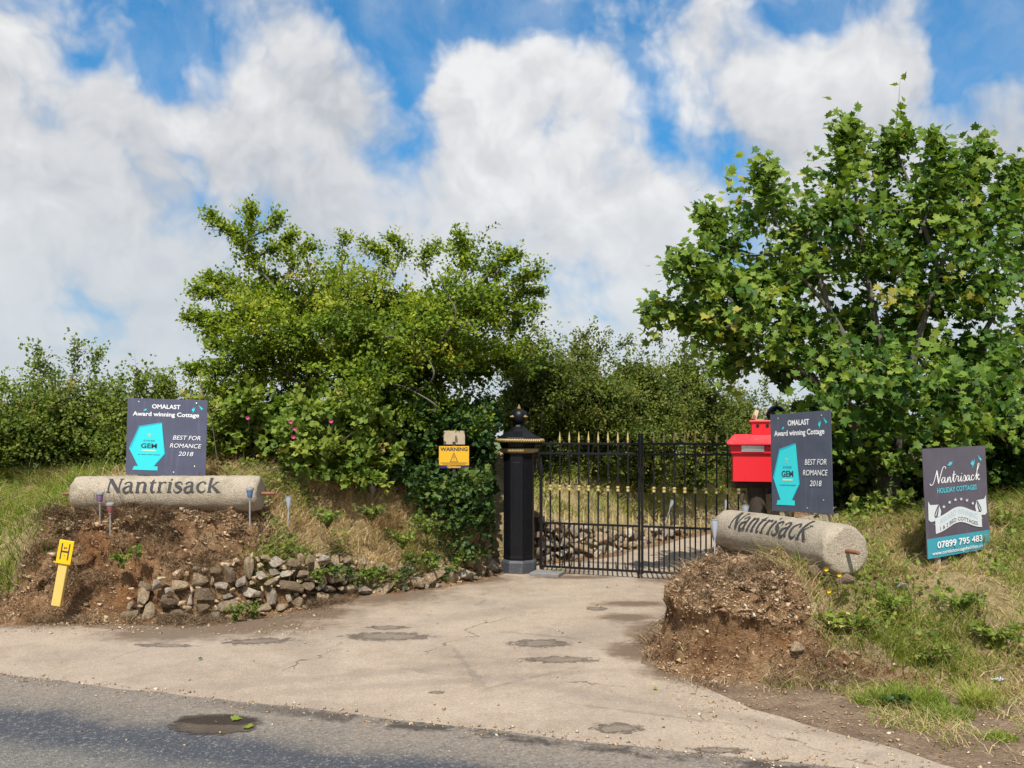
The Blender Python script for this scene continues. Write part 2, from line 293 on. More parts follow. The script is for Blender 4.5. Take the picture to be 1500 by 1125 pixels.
def roadmat():
    m, t = mat('old_asphalt'); p = t.obj()
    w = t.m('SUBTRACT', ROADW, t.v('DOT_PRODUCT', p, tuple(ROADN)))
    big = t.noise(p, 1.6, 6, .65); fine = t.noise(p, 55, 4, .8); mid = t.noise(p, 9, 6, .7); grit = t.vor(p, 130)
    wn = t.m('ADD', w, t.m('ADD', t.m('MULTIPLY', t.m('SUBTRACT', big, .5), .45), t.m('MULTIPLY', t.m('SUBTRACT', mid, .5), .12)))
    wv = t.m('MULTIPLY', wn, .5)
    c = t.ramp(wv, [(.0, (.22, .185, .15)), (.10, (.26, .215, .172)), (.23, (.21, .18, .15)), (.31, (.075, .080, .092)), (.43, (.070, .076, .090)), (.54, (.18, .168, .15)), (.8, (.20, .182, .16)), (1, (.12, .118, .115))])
    c = t.mix(t.m('MULTIPLY', t.ss(fine, .50, .66), .6), c, (.040, .040, .044)); c = t.mix(t.m('MULTIPLY', t.ss(fine, .46, .33), .7), c, (.44, .39, .33))
    x, y, _ = t.sep(p)
    edge = t.m('MULTIPLY', t.ss(t.m('ABSOLUTE', t.m('ADD', t.m('SUBTRACT', w, .09), t.m('MULTIPLY', t.m('SUBTRACT', mid, .5), .35))), .10, .02), t.ss(t.noise(t.v('MULTIPLY', p, (1, 1, 1)), 2.2, 5, .7), .43, .55))
    edge = t.m('MULTIPLY', edge, t.ss(x, -2.4, -.6))
    c = t.mix(t.m('MULTIPLY', edge, .85), c, (.050, .040, .033))
    nz = t.m('MULTIPLY', t.m('SUBTRACT', t.noise(p, 8, 6, .7), .5), 1.1)
    hole = stain(t, p, [E(318, 1064, 62, 13, -.1)], .12, nz); rim = stain(t, p, [E(320, 1056, 62, 8, -.1)], .15, nz)
    c = t.mix(t.m('MULTIPLY', hole, t.m('ADD', .55, t.m('MULTIPLY', mid, .55), clamp=True)), c, (.085, .060, .040)); c = t.mix(t.m('MULTIPLY', rim, .8), c, (.032, .022, .015))
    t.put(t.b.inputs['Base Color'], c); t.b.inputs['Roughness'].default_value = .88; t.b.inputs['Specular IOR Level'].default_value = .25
    t.l.new(t.bump(t.m('SUBTRACT', t.m('ADD', t.m('MULTIPLY', fine, .8), t.m('MULTIPLY', grit, .5)), t.m('MULTIPLY', hole, 2)), .012), t.b.inputs['Normal']); return m
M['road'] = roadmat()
def groundmat():
    m, t = mat('soil_verge'); p = t.obj(); n = t.noise(p, 4, 7, .7); n2 = t.noise(p, 40, 5, .7)
    c = t.ramp(t.m('ADD', t.m('MULTIPLY', n, .5), t.m('MULTIPLY', n2, .5)), [(.33, (.085, .052, .03)), (.5, (.22, .145, .088)), (.66, (.40, .29, .19))])
    v = t.vor(p, 45); c = t.mix(t.m('MULTIPLY', t.ss(v, .25, .14), t.m('MULTIPLY', t.ss(n, .45, .6), .8)), c, (.45, .37, .28))
    far = t.ss(t.v('LENGTH', p), 25, 40); c = t.mix(far, c, (.10, .14, .04))
    t.put(t.b.inputs['Base Color'], c); t.b.inputs['Roughness'].default_value = .95; t.l.new(t.bump(t.m('ADD', n2, n), .03), t.b.inputs['Normal']); return m
M['ground'] = groundmat()

# ------------------------------------------------------------------ object helpers
def tag(o, label=None, cat=None, group=None, kind=None):
    for k, v in (('label', label), ('category', cat), ('group', group), ('kind', kind)):
        if v: o[k] = v
    return o
def empty(name, loc, label=None, cat=None, group=None, rot=None):
    o = bpy.data.objects.new(name, None); COL.objects.link(o); o.location = loc; o.empty_display_size = .1
    if rot is not None: o.rotation_euler = rot
    return tag(o, label, cat, group)
def link(name, me, mt, parent=None, loc=None):
    o = bpy.data.objects.new(name, me); COL.objects.link(o)
    if mt is not None:
        me.materials.clear(); me.materials.append(mt)
    if parent: o.parent = parent
    if loc is not None: o.location = loc
    return o
def fromnp(name, V, faces, mt, parent=None, smooth=False, attrs=None, loc=None):
    """V (n,3); faces: (m,k) int array"""
    me = bpy.data.meshes.new(name); V = np.asarray(V, np.float32); fa = np.asarray(faces, np.int32); m, k = fa.shape
    me.vertices.add(len(V)); me.vertices.foreach_set('co', V.ravel()); me.loops.add(m * k); me.loops.foreach_set('vertex_index', fa.ravel())
    me.polygons.add(m); me.polygons.foreach_set('loop_start', np.arange(0, m * k, k, dtype=np.int32))
    if smooth: me.polygons.foreach_set('use_smooth', np.ones(m, bool))
    for nm, (dom, arr) in (attrs or {}).items():
        a = me.attributes.new(nm, 'FLOAT', dom); a.data.foreach_set('value', np.asarray(arr, np.float32))
    me.update(); me.validate()
    return link(name, me, mt, parent, loc)
def frombm(name, bm, mt, parent=None, smooth=False, bevel=0, loc=None):
    if bevel: bmesh.ops.bevel(bm, geom=[e for e in bm.edges if len(e.link_faces) == 2 and e.calc_face_angle(0) > .5], offset=bevel, segments=2, affect='EDGES', profile=.5)
    bmesh.ops.recalc_face_normals(bm, faces=bm.faces)
    me = bpy.data.meshes.new(name); bm.to_mesh(me); bm.free()
    if smooth:
        me.polygons.foreach_set('use_smooth', np.ones(len(me.polygons), bool))
        try: me.set_sharp_from_angle(angle=R(38))
        except Exception: pass
    return link(name, me, mt, parent, loc)
def box(bm, c, s, rot=None):
    r = bmesh.ops.create_cube(bm, size=1); mt = Matrix.Translation(c) @ (rot.to_4x4() if rot is not None else Matrix()) @ Matrix.Diagonal((*s, 1))
    bmesh.ops.transform(bm, matrix=mt, verts=r['verts']); return r['verts']
def lathe(bm, prof, n=24, rot=0, mtx=None):
    """prof: (r,z) list; closed caps"""
    rings = []
    for (r, z) in prof:
        rings.append([bm.verts.new((r * math.cos(rot + 2 * math.pi * i / n), r * math.sin(rot + 2 * math.pi * i / n), z)) for i in range(n)])
    for a, b in zip(rings, rings[1:]):
        for i in range(n): bm.faces.new((a[i], a[(i + 1) % n], b[(i + 1) % n], b[i]))
    bm.faces.new(rings[0][::-1]); bm.faces.new(rings[-1])
    vs = [v for r in rings for v in r]
    if mtx is not None: bmesh.ops.transform(bm, matrix=mtx, verts=vs)
    return vs
def tubes(lines, n=6):
    """lines: list of (pts (k,3), radii (k)) -> V, quads"""
    VV = []; FF = []; off = 0
    for P, r in lines:
        P = np.asarray(P, float); k = len(P); r = np.asarray(r, float)
        T = np.gradient(P, axis=0); T /= np.linalg.norm(T, axis=1, keepdims=True) + 1e-9
        ref = np.array([0.31, .17, .93]) if abs(T[0, 2]) < .8 else np.array([.95, .2, .1])
        A = np.cross(T, ref); A /= np.linalg.norm(A, axis=1, keepdims=True) + 1e-9; B = np.cross(T, A)
        an = np.linspace(0, 2 * math.pi, n, endpoint=False)
        ring = P[:, None] + r[:, None, None] * (np.cos(an)[None, :, None] * A[:, None] + np.sin(an)[None, :, None] * B[:, None])
        VV.append(ring.reshape(-1, 3)); i = np.arange(k - 1)[:, None] * n + np.arange(n)[None]; j = np.arange(k - 1)[:, None] * n + (np.arange(n)[None] + 1) % n
        FF.append(np.stack([i, j, j + n, i + n], -1).reshape(-1, 4) + off); off += k * n
    return np.concatenate(VV), np.concatenate(FF)
def spline(pts, m=8):
    P = np.asarray(pts, float)
    if len(P) < 3: 
        t = np.linspace(0, 1, m + 1)[:, None]; return P[0] * (1 - t) + P[-1] * t
    Q = np.vstack([2 * P[0] - P[1], P, 2 * P[-1] - P[-2]]); out = []
    for i in range(1, len(Q) - 2):
        t = np.linspace(0, 1, m, endpoint=False)[:, None]
        a, b, c, d = Q[i - 1], Q[i], Q[i + 1], Q[i + 2]
        out.append(.5 * (2 * b + (c - a) * t + (2 * a - 5 * b + 4 * c - d) * t * t + (3 * b - a - 3 * c + d) * t ** 3))
    out.append(P[-1:]); return np.concatenate(out)
def PX(px, py, Y): return np.array([(px - 750) * Y / F, Y, HC - (py - HOR) * Y / F])
def unit(v): return v / (np.linalg.norm(v, axis=-1, keepdims=True) + 1e-9)
def _hash(ix, iy, iz, seed):
    h = (ix * 374761393 + iy * 668265263 + iz * 2147483647 + seed * 1274126177) & 0xffffffff
    h = ((h ^ (h >> 13)) * 1274126177) & 0xffffffff
    return ((h ^ (h >> 16)) & 0xffff) / 65535.0
def vnoise(P, scale, octs=4, seed=0, gain=.5):
    P = np.asarray(P, float) * scale; out = np.zeros(len(P)); amp = 1; tot = 0
    for o in range(octs):
        I = np.floor(P).astype(np.int64); f = P - I; f = f * f * (3 - 2 * f); acc = 0
        for dx in (0, 1):
            for dy in (0, 1):
                for dz in (0, 1):
                    w = (f[:, 0] if dx else 1 - f[:, 0]) * (f[:, 1] if dy else 1 - f[:, 1]) * (f[:, 2] if dz else 1 - f[:, 2])
                    acc = acc + w * _hash(I[:, 0] + dx, I[:, 1] + dy, I[:, 2] + dz, seed + o * 17)
        out += amp * acc; tot += amp; amp *= gain; P = P * 2.03 + 5.1
    return out / tot
def sstep(x, a, b):
    t = np.clip((x - a) / (b - a), 0, 1); return t * t * (3 - 2 * t)

# ------------------------------------------------------------------ terrain
#        X     Y     w    H1   D1   H2
FL = np.array([(-16, 7.1, .06, .95, 1.6, 1.25), (-5.4, 7.45, .08, .92, 1.55, 1.2), (-4.78, 7.52, .10, .92, 1.2, 1.2), (-4.42, 7.56, .14, .93, .72, 1.2), (-3.6, 7.62, .30, .95, .60, 1.2), (-2.83, 7.7, .44, .94, .60, 1.22),
               (-2.45, 7.85, .44, .94, .65, 1.25), (-2.07, 8.12, .32, 1.05, .9, 1.32), (-1.66, 8.85, .26, 1.12, .9, 1.4), (-.83, 9.38, .25, 1.10, .8, 1.5), (-.38, 9.95, .36, .9, .6, 1.5), (-.22, 10.55, .45, .9, .6, 1.5),
               (.22, 10.95, .52, 1.0, .7, 1.4), (1.23, 11.8, .35, 1.05, .8, 1.4), (2.84, 14.2, .2, 1.0, .9, 1.3), (6, 18, .15, .9, 1., 1.3), (26, 34, .1, .9, 1., 1.3)], float)
FR = np.array([(30, 30, .05, .8, 1.2, 1.1), (8, 15, .05, .8, 1.2, 1.1), (3.5, 10.2, .05, .7, 1.0, 1.0), (2.75, 9.3, .08, .62, .8, .95), (2.25, 8.85, .12, .60, .6, .9), (1.78, 8.3, .2, .60, .5, .9), (1.47, 7.6, .38, .60, .30, .9), (1.22, 6.9, .44, .60, .26, .85), (1.09, 6.4, .46, .60, .26, .85),
               (1.16, 6.02, .42, .60, .30, .85), (1.36, 5.83, .40, .61, .34, .85), (1.9, 5.78, .33, .61, .42, .9), (2.3, 5.72, .18, .60, .60, 1.0), (2.75, 5.62, .06, .62, 1.05, 1.0), (3.4, 5.45, .03, .625, 1.15, 1.02), (4.2, 5.3, .03, .63, 1.2, 1.02), (5, 5.15, .03, .68, 1.2, 1.1), (14, 3.6, .03, .8, 1.3, 1.2)], float)
def field(FT, X, Y):
    P = np.stack([X, Y], -1); best = np.full(len(P), 1e9); sg = np.ones(len(P)); par = np.zeros((len(P), 4))
    for a, b in zip(FT[:-1], FT[1:]):
        ab = b[:2] - a[:2]; L = ab @ ab; t = np.clip(((P - a[:2]) @ ab) / L, 0, 1); q = a[:2] + t[:, None] * ab
        d = np.hypot(*(P - q).T); cr = ab[0] * (P[:, 1] - a[1]) - ab[1] * (P[:, 0] - a[0])
        m = d < best - 1e-9; best[m] = d[m]; sg[m] = np.where(cr[m] >= 0, 1, -1); par[m] = (a[2:] + t[:, None] * (b[2:] - a[2:]))[m]
    return best * sg, par
def height(FT, X, Y, rough=True):
    X = np.asarray(X, float); Y = np.asarray(Y, float)
    d, p = field(FT, X, Y); w, H1, D1, H2 = p.T
    if rough:
        Q = np.stack([X, Y, X * 0], -1); d = d + (vnoise(Q, 3.1, 3, 3) - .5) * .22 * np.clip(d * 4 + .4, 0, 1)
    h = w * sstep(d, -.01, .12) + (H1 - w) * sstep(d, .03, D1) ** .85 + (H2 - H1) * sstep(d, D1, D1 + 1.3)
    if rough:
        h = h + ((vnoise(Q, 2.2, 3, 11) - .5) * .16 + (vnoise(Q, 9, 3, 12) - .5) * .10 + (vnoise(Q, 30, 2, 13) - .5) * .035) * sstep(d, .02, .3)
    return h, d
hL = lambda x, y: height(FL, np.atleast_1d(x), np.atleast_1d(y))[0]
hR = lambda x, y: height(FR, np.atleast_1d(x), np.atleast_1d(y))[0]
def grassL(X, Y, d):      # how turfed the left bank is (0 bare earth .. 1 turf)
    n = vnoise(np.stack([X, Y, X * 0], -1), 2.0, 3, 5) - .5
    g = sstep(d + n * .3, .75, 1.05)
    g = np.maximum(g, sstep(-X + n * .5, 4.35, 4.75) * sstep(d + n * .2, .12, .35))
    g = np.maximum(g, np.maximum(sstep(X + n * .5, -2.55, -2.2) * sstep(d + n * .3, .04, .2), sstep(X + n * .5, -1.75, -1.4) * sstep(d + n * .2, -.04, .06))); return g
def grassR(X, Y, d):
    n = vnoise(np.stack([X, Y, X * 0], -1), 2.0, 3, 6) - .5
    g = sstep(d + n * .3, .80, 1.1); g = np.maximum(g, sstep(X + n * .4, 1.98, 2.3) * sstep(d + n * .3, -.02, .2) * sstep(Y, 9.3, 8.0))
    g = np.maximum(g, sstep(Y + n, 7.9, 8.6) * sstep(d, .2, .4)); return g
def lines(*seg): return np.concatenate([np.arange(a, b, st) for a, b, st in seg])
def bank(name, FT, gf, lx, ly, dmax, label):
    nx = len(lx); ny = len(ly)
    gx, gy = np.meshgrid(lx, ly); X = gx.ravel(); Y = gy.ravel()
    h, d = height(FT, X, Y); P = np.stack([X, Y, h], -1)
    # clods: push the face in and out as well as up and down
    gg = gf(X, Y, d); k = sstep(d, .06, .25) * sstep(d, 1.6, .8) * (1 - .9 * gg)
    q = P.copy(); ridg = 1 - np.abs(2 * vnoise(q, 6.5, 3, 23) - 1)
    P[:, 0] += ((vnoise(q, 5, 3, 21) - .5) * .22 + (vnoise(q, 16, 3, 24) - .5) * .09) * k; P[:, 1] += ((vnoise(q, 5, 3, 22) - .5) * .26 + (vnoise(q, 16, 3, 25) - .5) * .12 - (ridg - .6) * .13) * k
    P[:, 2] += ((vnoise(q, 16, 2, 26) - .5) * .06) * k
    e = .01; d1 = field(FT, X + e, Y)[0]; d2 = field(FT, X, Y + e)[0]; d0 = field(FT, X, Y)[0]; ox = -(d1 - d0) / e; oy = -(d2 - d0) / e
    lip = (np.exp(-((h - .47) / .09) ** 2) * .9 - np.exp(-((h - .27) / .10) ** 2) * .7 + np.exp(-((h - .08) / .07) ** 2) * .7) * (.0 + .085 * sstep(vnoise(q, 2.6, 3, 27), .3, .7)) * sstep(d, .02, .12) * sstep(d, .9, .5) * (1 - gf(X, Y, d)) * (.5 if FT is FL else 1)
    P[:, 0] += ox * lip; P[:, 1] += oy * lip
    kk = sstep(d, .0, .05) * sstep(d, 1.3, .8) * (1 - .8 * gg); P += (np.stack([vnoise(q, 34, 2, 28), vnoise(q, 34, 2, 29), vnoise(q, 34, 2, 30)], -1) - .5) * (np.array([.05, .06, .05]) * kk[:, None])
    P[:, 2] = np.where(d < 0, -.035 + (.045 + (vnoise(q, 7, 4, 33, .65) - .45) * .16) * sstep(d, -.22, 0), P[:, 2])
    idx = np.arange(nx * ny).reshape(ny, nx); q = np.stack([idx[:-1, :-1], idx[:-1, 1:], idx[1:, 1:], idx[1:, :-1]], -1).reshape(-1, 4)
    keep = (d[q].max(1) > -.36) & (d[q].min(1) < dmax); q = q[keep]; used = np.unique(q); remap = np.zeros(nx * ny, int); remap[used] = np.arange(len(used))
    o = fromnp(name, P[used], remap[q], M['bank'], smooth=True, attrs={'cover': ('POINT', gf(X, Y, d)[used])})
    BANK[id(FT)] = (P, d, gf(X, Y, d), X, Y)
    return tag(o, label, 'earth bank', kind='structure')
BANK = {}
def onface(FT, n, x0, x1, y0, y1, dmax, wt):
    P, d, g, X, Y = BANK[id(FT)]; w = (X > x0) & (X < x1) & (Y > y0) & (Y < y1) & (d > -.22) & (d < dmax); i = np.nonzero(w)[0]; p = (1 - g[i]) * wt(P[i]) + 1e-6; j = rng.choice(i, n, p=p / p.sum()); return P[j] + rng.normal(0, .006, (n, 3))
bank('earth_bank', FL, grassL, lines((-9.5, -4.9, .05), (-4.9, -.2, .02), (-.2, 9, .05)), lines((7, 7.4, .04), (7.4, 8.9, .014), (8.9, 11, .03), (11, 19, .06)), 4.5, 'left hand hedge bank of bare reddish earth and turf')
bank('earth_bank', FR, grassR, lines((.7, 2.6, .012), (2.6, 4, .025), (4, 9, .06)), lines((4.2, 5.3, .04), (5.3, 7.2, .012), (7.2, 9, .02), (9, 15, .06)), 4.5, 'right hand hedge bank of bare brown earth and turf')

def sheet(name, pts, z, mt, label, cat, jit=.05, seg=.12, nojit=()):
    out = []
    n = len(pts)
    for i in range(n):
        a = np.array(pts[i], float); b = np.array(pts[(i + 1) % n], float); L = np.linalg.norm(b - a); k = max(1, int(min(L, 14) / seg)); 
        t = np.linspace(0, 1, k, endpoint=False)[:, None]; q = a * (1 - t) + b * t
        if i not in nojit:
            nn = np.array([-(b - a)[1], (b - a)[0]]) / (L + 1e-9); Q3 = np.c_[q, q[:, 0] * 0]
            q = q + nn * (((vnoise(Q3, 2.2, 4, 31, .6) - .5) * 2 * jit * 2)[:, None])
        out.append(q)
    P = np.concatenate(out); tri = tessellate_polygon([[Vector((*p, 0)) for p in P]])
    o = fromnp(name, np.c_[P, np.full(len(P), z)], np.array([t if (P[t[1]] - P[t[0]])[0] * (P[t[2]] - P[t[0]])[1] - (P[t[1]] - P[t[0]])[1] * (P[t[2]] - P[t[0]])[0] > 0 else t[::-1] for t in tri]), mt)
    return tag(o, label, cat, kind='structure')
gv = np.array([(-600, -60, 0), (600, -60, 0), (600, 900, 0), (-600, 900, 0)]); fromnp('ground', gv, np.array([[0, 1, 2, 3]]), M['ground'])
tag(bpy.data.objects['ground'], 'brown soil verge and fields around the entrance', 'ground', kind='structure')
sheet('driveway', [(-24, 14.2 - 3.4), (-24, 13.0), (-5.6, 7.75), (-4.6, 7.42), (-3.9, 7.5), (-3.45, 7.32), (-2.75, 7.28), (-2.2, 7.75), (-1.9, 8.2), (-1.45, 8.85), (-.75, 9.22), (-.2, 10.05), (.1, 10.8), (1.3, 11.6), (2.9, 13.9), (6.2, 17.8), (24, 33), (29, 30.5), (8, 15.2), (3.6, 10.4), (2.75, 9.4), (2.1, 8.8), (1.6, 8.2), (1.2, 7.3), (.98, 6.6), (.93, 6.2), (1.13, 5.92), (1.45, 5.16), (1.84, 4.69), (2.25, 4.2), (3.6, 3.1), (9, 0), (9, -2), (-24, 9)], .004, M['drive'], 'pale worn concrete entrance drive', 'driveway', .045)
e0 = np.array((-3.54, 5.9)); ed = np.array((3.95, -1.27)); ed = ed / np.linalg.norm(ed); en = np.array((-.306, -.952))
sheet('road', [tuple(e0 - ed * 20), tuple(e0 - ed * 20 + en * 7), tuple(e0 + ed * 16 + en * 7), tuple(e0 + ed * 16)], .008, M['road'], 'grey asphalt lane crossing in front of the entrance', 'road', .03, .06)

# ------------------------------------------------------------------ foliage
LEAF2 = (np.array([(0, 0, 0), (.36, .45, .10), (0, 1, 0), (-.36, .45, .10)]), np.array([[0, 1, 2], [0, 2, 3]]))
LEAF3 = (np.array([(0, 0, 0), (.30, .18, .06), (.50, .55, .10), (.20, .72, .05), (0, 1.05, -.05), (-.20, .72, .05), (-.50, .55, .10), (-.30, .18, .06)]), np.array([[0, 1, 2], [0, 2, 3], [0, 3, 4], [0, 4, 5], [0, 5, 6], [0, 6, 7]]))
def _syc():
    o = [(0, 0), (.18, -.10), (.46, -.04), (.34, .15), (.62, .40), (.37, .44), (.42, .66), (.19, .62), (.0, 1.02)]
    pts = o + [(-x, y) for x, y in o[::-1][1:-1]]
    V = [(0, .28, 0)] + [(x, y, .22 * abs(x) - .28 * max(0, y - .3) ** 2 * 1.3) for x, y in pts]; n = len(pts)
    return np.array(V), np.array([[0, i + 1, (i + 1) % n + 1] for i in range(n)])
SYC = _syc()
def leaves(name, P, D, N, Sz, tint, shape, mt, parent, origin):
    V0, F0 = shape; D = unit(D); N = unit(N - (N * D).sum(1, keepdims=True) * D); Sd = np.cross(D, N); k = len(V0); n = len(P)
    V = P[:, None] + Sz[:, None, None] * (V0[None, :, 0:1] * Sd[:, None] + V0[None, :, 1:2] * D[:, None] + V0[None, :, 2:3] * N[:, None])
    Fc = (F0[None] + (np.arange(n) * k)[:, None, None]).reshape(-1, F0.shape[1])
    return fromnp(name, V.reshape(-1, 3) - origin, Fc, mt, parent, attrs={'tint': ('FACE', np.repeat(np.clip(tint, 0, 1), len(F0)))})
def rdir(n): return unit(rng.normal(size=(n, 3)))
def crown(blobs, sprays, nl, L, up=.3, per=9, gather=.04, clumps=1., csz=1., spl=.85):
    """blobs: (centre, radii, weight) ; sprays: (pts, fluff, weight). Returns leaf arrays and twig lines"""
    P0 = []; D0 = []; tw = []
    wt = np.array([b[2] * (b[1][0] * b[1][2]) for b in blobs] + [0]); wt = wt / max(wt.sum(), 1e-9)
    nb = int(nl * (spl if sprays else 1))
    TO = []
    for (c, r, _), q in zip(blobs, wt):
        c = np.asarray(c); r = np.asarray(r); K = max(5, int(18 * clumps * (r[0] * r[2]) / .16)); m = max(K, int(nb * q / per)); cd = rdir(K); cd[:, 2] = cd[:, 2] * .85 + .1; crad = rng.uniform(.30, 1.0, K) ** .5
        cc = c + cd * crad[:, None] * r; ct = rng.normal(0, .15, K) + (rng.random(K) < .08) * .25; w = rng.integers(0, K, m)
        off = rng.normal(0, 1, (m, 3)) * np.array([.155, .155, .052]) * csz; off = off + cd[w] * rng.uniform(-.22, .16, m)[:, None] * csz
        P0.append(cc[w] + off); D0.append(unit(cd[w] * .75 + off * 2.2 + np.array([0, 0, up]) + rng.normal(0, .32, (m, 3)))); TO.append(ct[w])
    if sprays:
        ln = np.array([s[2] * sum(np.linalg.norm(np.diff(np.asarray(s[0]), axis=0), axis=1)) for s in sprays]); ln /= ln.sum(); ns = nl - nb
        for (pts, fl, _), q in zip(sprays, ln):
            m = max(3, int(ns * q / per)); C = spline(pts, 10); t = rng.uniform(.1, 1, m) ** .8 * (len(C) - 1.001); i = t.astype(int); f = (t - i)[:, None]
            p = C[i] * (1 - f) + C[i + 1] * f; tg = unit(C[i + 1] - C[i]); dd = unit(tg * .9 + rng.normal(0, .55, (m, 3)) + np.array([0, 0, up * .5]))
            P0.append(p + rng.normal(0, fl * .3, (m, 3)) * (1.1 - t / len(C))[:, None]); D0.append(dd); TO.append(np.full(m, .06))
    P0 = np.concatenate(P0); D0 = np.concatenate(D0); TO = np.concatenate(TO); m = len(P0)
    Ls = L * rng.uniform(.55, 1.35, m); bend = rng.normal(0, .28, (m, 3)) + np.array([0, 0, -.12])
    tt = rng.uniform(.05, 1, (m, per)); pos = P0[:, None] + (Ls[:, None] * tt)[..., None] * D0[:, None] + (Ls[:, None] * tt ** 2)[..., None] * bend[:, None]
    pos = pos + rng.normal(0, gather, pos.shape)
    ld = unit(D0[:, None] * .7 + rng.normal(0, .65, pos.shape))
    nn = unit(np.array([0, -.42, .85]) + rng.normal(0, .42, pos.shape))
    tw_t = np.clip((TO + rng.normal(.42, .10, m))[:, None] + tt * .14 + rng.normal(0, .07, (m, per)), 0, 1)
    k = np.linspace(0, 1, 4); lines = P0[:, None] + (Ls[:, None] * k)[..., None] * D0[:, None] + (Ls[:, None] * k ** 2)[..., None] * bend[:, None]
    return pos.reshape(-1, 3), ld.reshape(-1, 3), nn.reshape(-1, 3), tw_t.ravel(), lines
def twigmesh(lines, frac, r):
    sel = rng.random(len(lines)) < frac; return [(l, np.array([r, r * .8, r * .55, r * .25])) for l in lines[sel]]
KEEP = [(-.23, .46, 9.3, 11.0, 0, 2.25), (-.86, -.47, 9.0, 9.80, 1.27, 1.58), (-.80, -.55, 9.0, 9.80, 1.58, 1.72), (2.5, 3.25, 8.0, 9.75, 0, 2.35)]   # cut back round the pillars and the warning sign
def plant(name, base, blobs, sprays, nl, L, leaf, size, mk, label, cat, group=None, limbs=(), per=9, up=.3, gather=.04, twig=.35, twr=.003, parts=('crown', 'trunk'), bark='twig', tshift=0., flat=None, clumps=1., csz=1., core=0, corek=2.6, spl=.85):
    base = np.asarray(base, float); e = empty(name, tuple(base), label, cat, group)
    P, D, N, T, ln = crown(blobs, sprays, nl, L, up, per, gather, clumps, csz, spl)
    if flat: N = unit(N + np.array(flat))
    for x0, x1, y0, y1, z0, z1 in KEEP:
        k = ~((P[:, 0] > x0) & (P[:, 0] < x1) & (P[:, 1] > y0) & (P[:, 1] < y1) & (P[:, 2] > z0) & (P[:, 2] < z1)); P, D, N, T = P[k], D[k], N[k], T[k]
        k = ~((ln[:, :, 0] > x0) & (ln[:, :, 0] < x1) & (ln[:, :, 1] > y0) & (ln[:, :, 1] < y1) & (ln[:, :, 2] > z0) & (ln[:, :, 2] < z1)).any(1); ln = ln[k]
    Sz = size * rng.uniform(.6, 1.25, len(P))
    if core:      # large filler leaves inside, coloured dark to deepen the crown's shade
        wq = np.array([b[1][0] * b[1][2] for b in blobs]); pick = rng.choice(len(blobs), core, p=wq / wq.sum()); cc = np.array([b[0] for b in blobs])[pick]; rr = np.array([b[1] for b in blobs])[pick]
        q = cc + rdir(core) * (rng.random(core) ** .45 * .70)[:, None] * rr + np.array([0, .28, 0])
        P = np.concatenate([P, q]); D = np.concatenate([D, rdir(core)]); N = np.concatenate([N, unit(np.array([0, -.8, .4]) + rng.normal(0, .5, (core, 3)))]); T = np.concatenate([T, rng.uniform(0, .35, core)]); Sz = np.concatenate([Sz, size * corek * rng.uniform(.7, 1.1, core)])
    leaves(parts[0], P, D, N, Sz, T + tshift, leaf, M[mk], e, base)
    tl = [(spline(p, 6), None) for p, _ in limbs]; tl = [(p, np.linspace(r0, r1, len(p))) for (p, _), (_, (r0, r1)) in zip(tl, limbs)]
    V, Fq = tubes(tl, 8) if tl else (np.zeros((0, 3)), np.zeros((0, 4), int))
    tv, tf = tubes(twigmesh(ln, twig, twr), 3) if twig else (np.zeros((0, 3)), np.zeros((0, 4), int))
    if len(V): fromnp(parts[1], V - base, Fq, M[bark], e, smooth=True)
    if len(tv): tw_o = fromnp('twigs', tv - base, tf, M['twig'], e); tw_o['kind'] = 'stuff'
    return e
def pxb(lst, Y, dep=1.0, jitter=.5, flatten=1.0):
    """picture directions + distance -> crown clumps with real depth"""
    out = []
    for i, q in enumerate(lst):
        px, py, r = q[:3]; yy = Y + (q[3] if len(q) > 3 else random.uniform(-jitter, jitter)); s = yy / F
        out.append((PX(px, py, yy), (r * s, r * s * dep, r * s * flatten), 1.0))
    return out
def pxl(pts, Y, dy=0): return [PX(x, y, Y + dy * i / max(1, len(pts) - 1)) for i, (x, y) in enumerate(pts)]

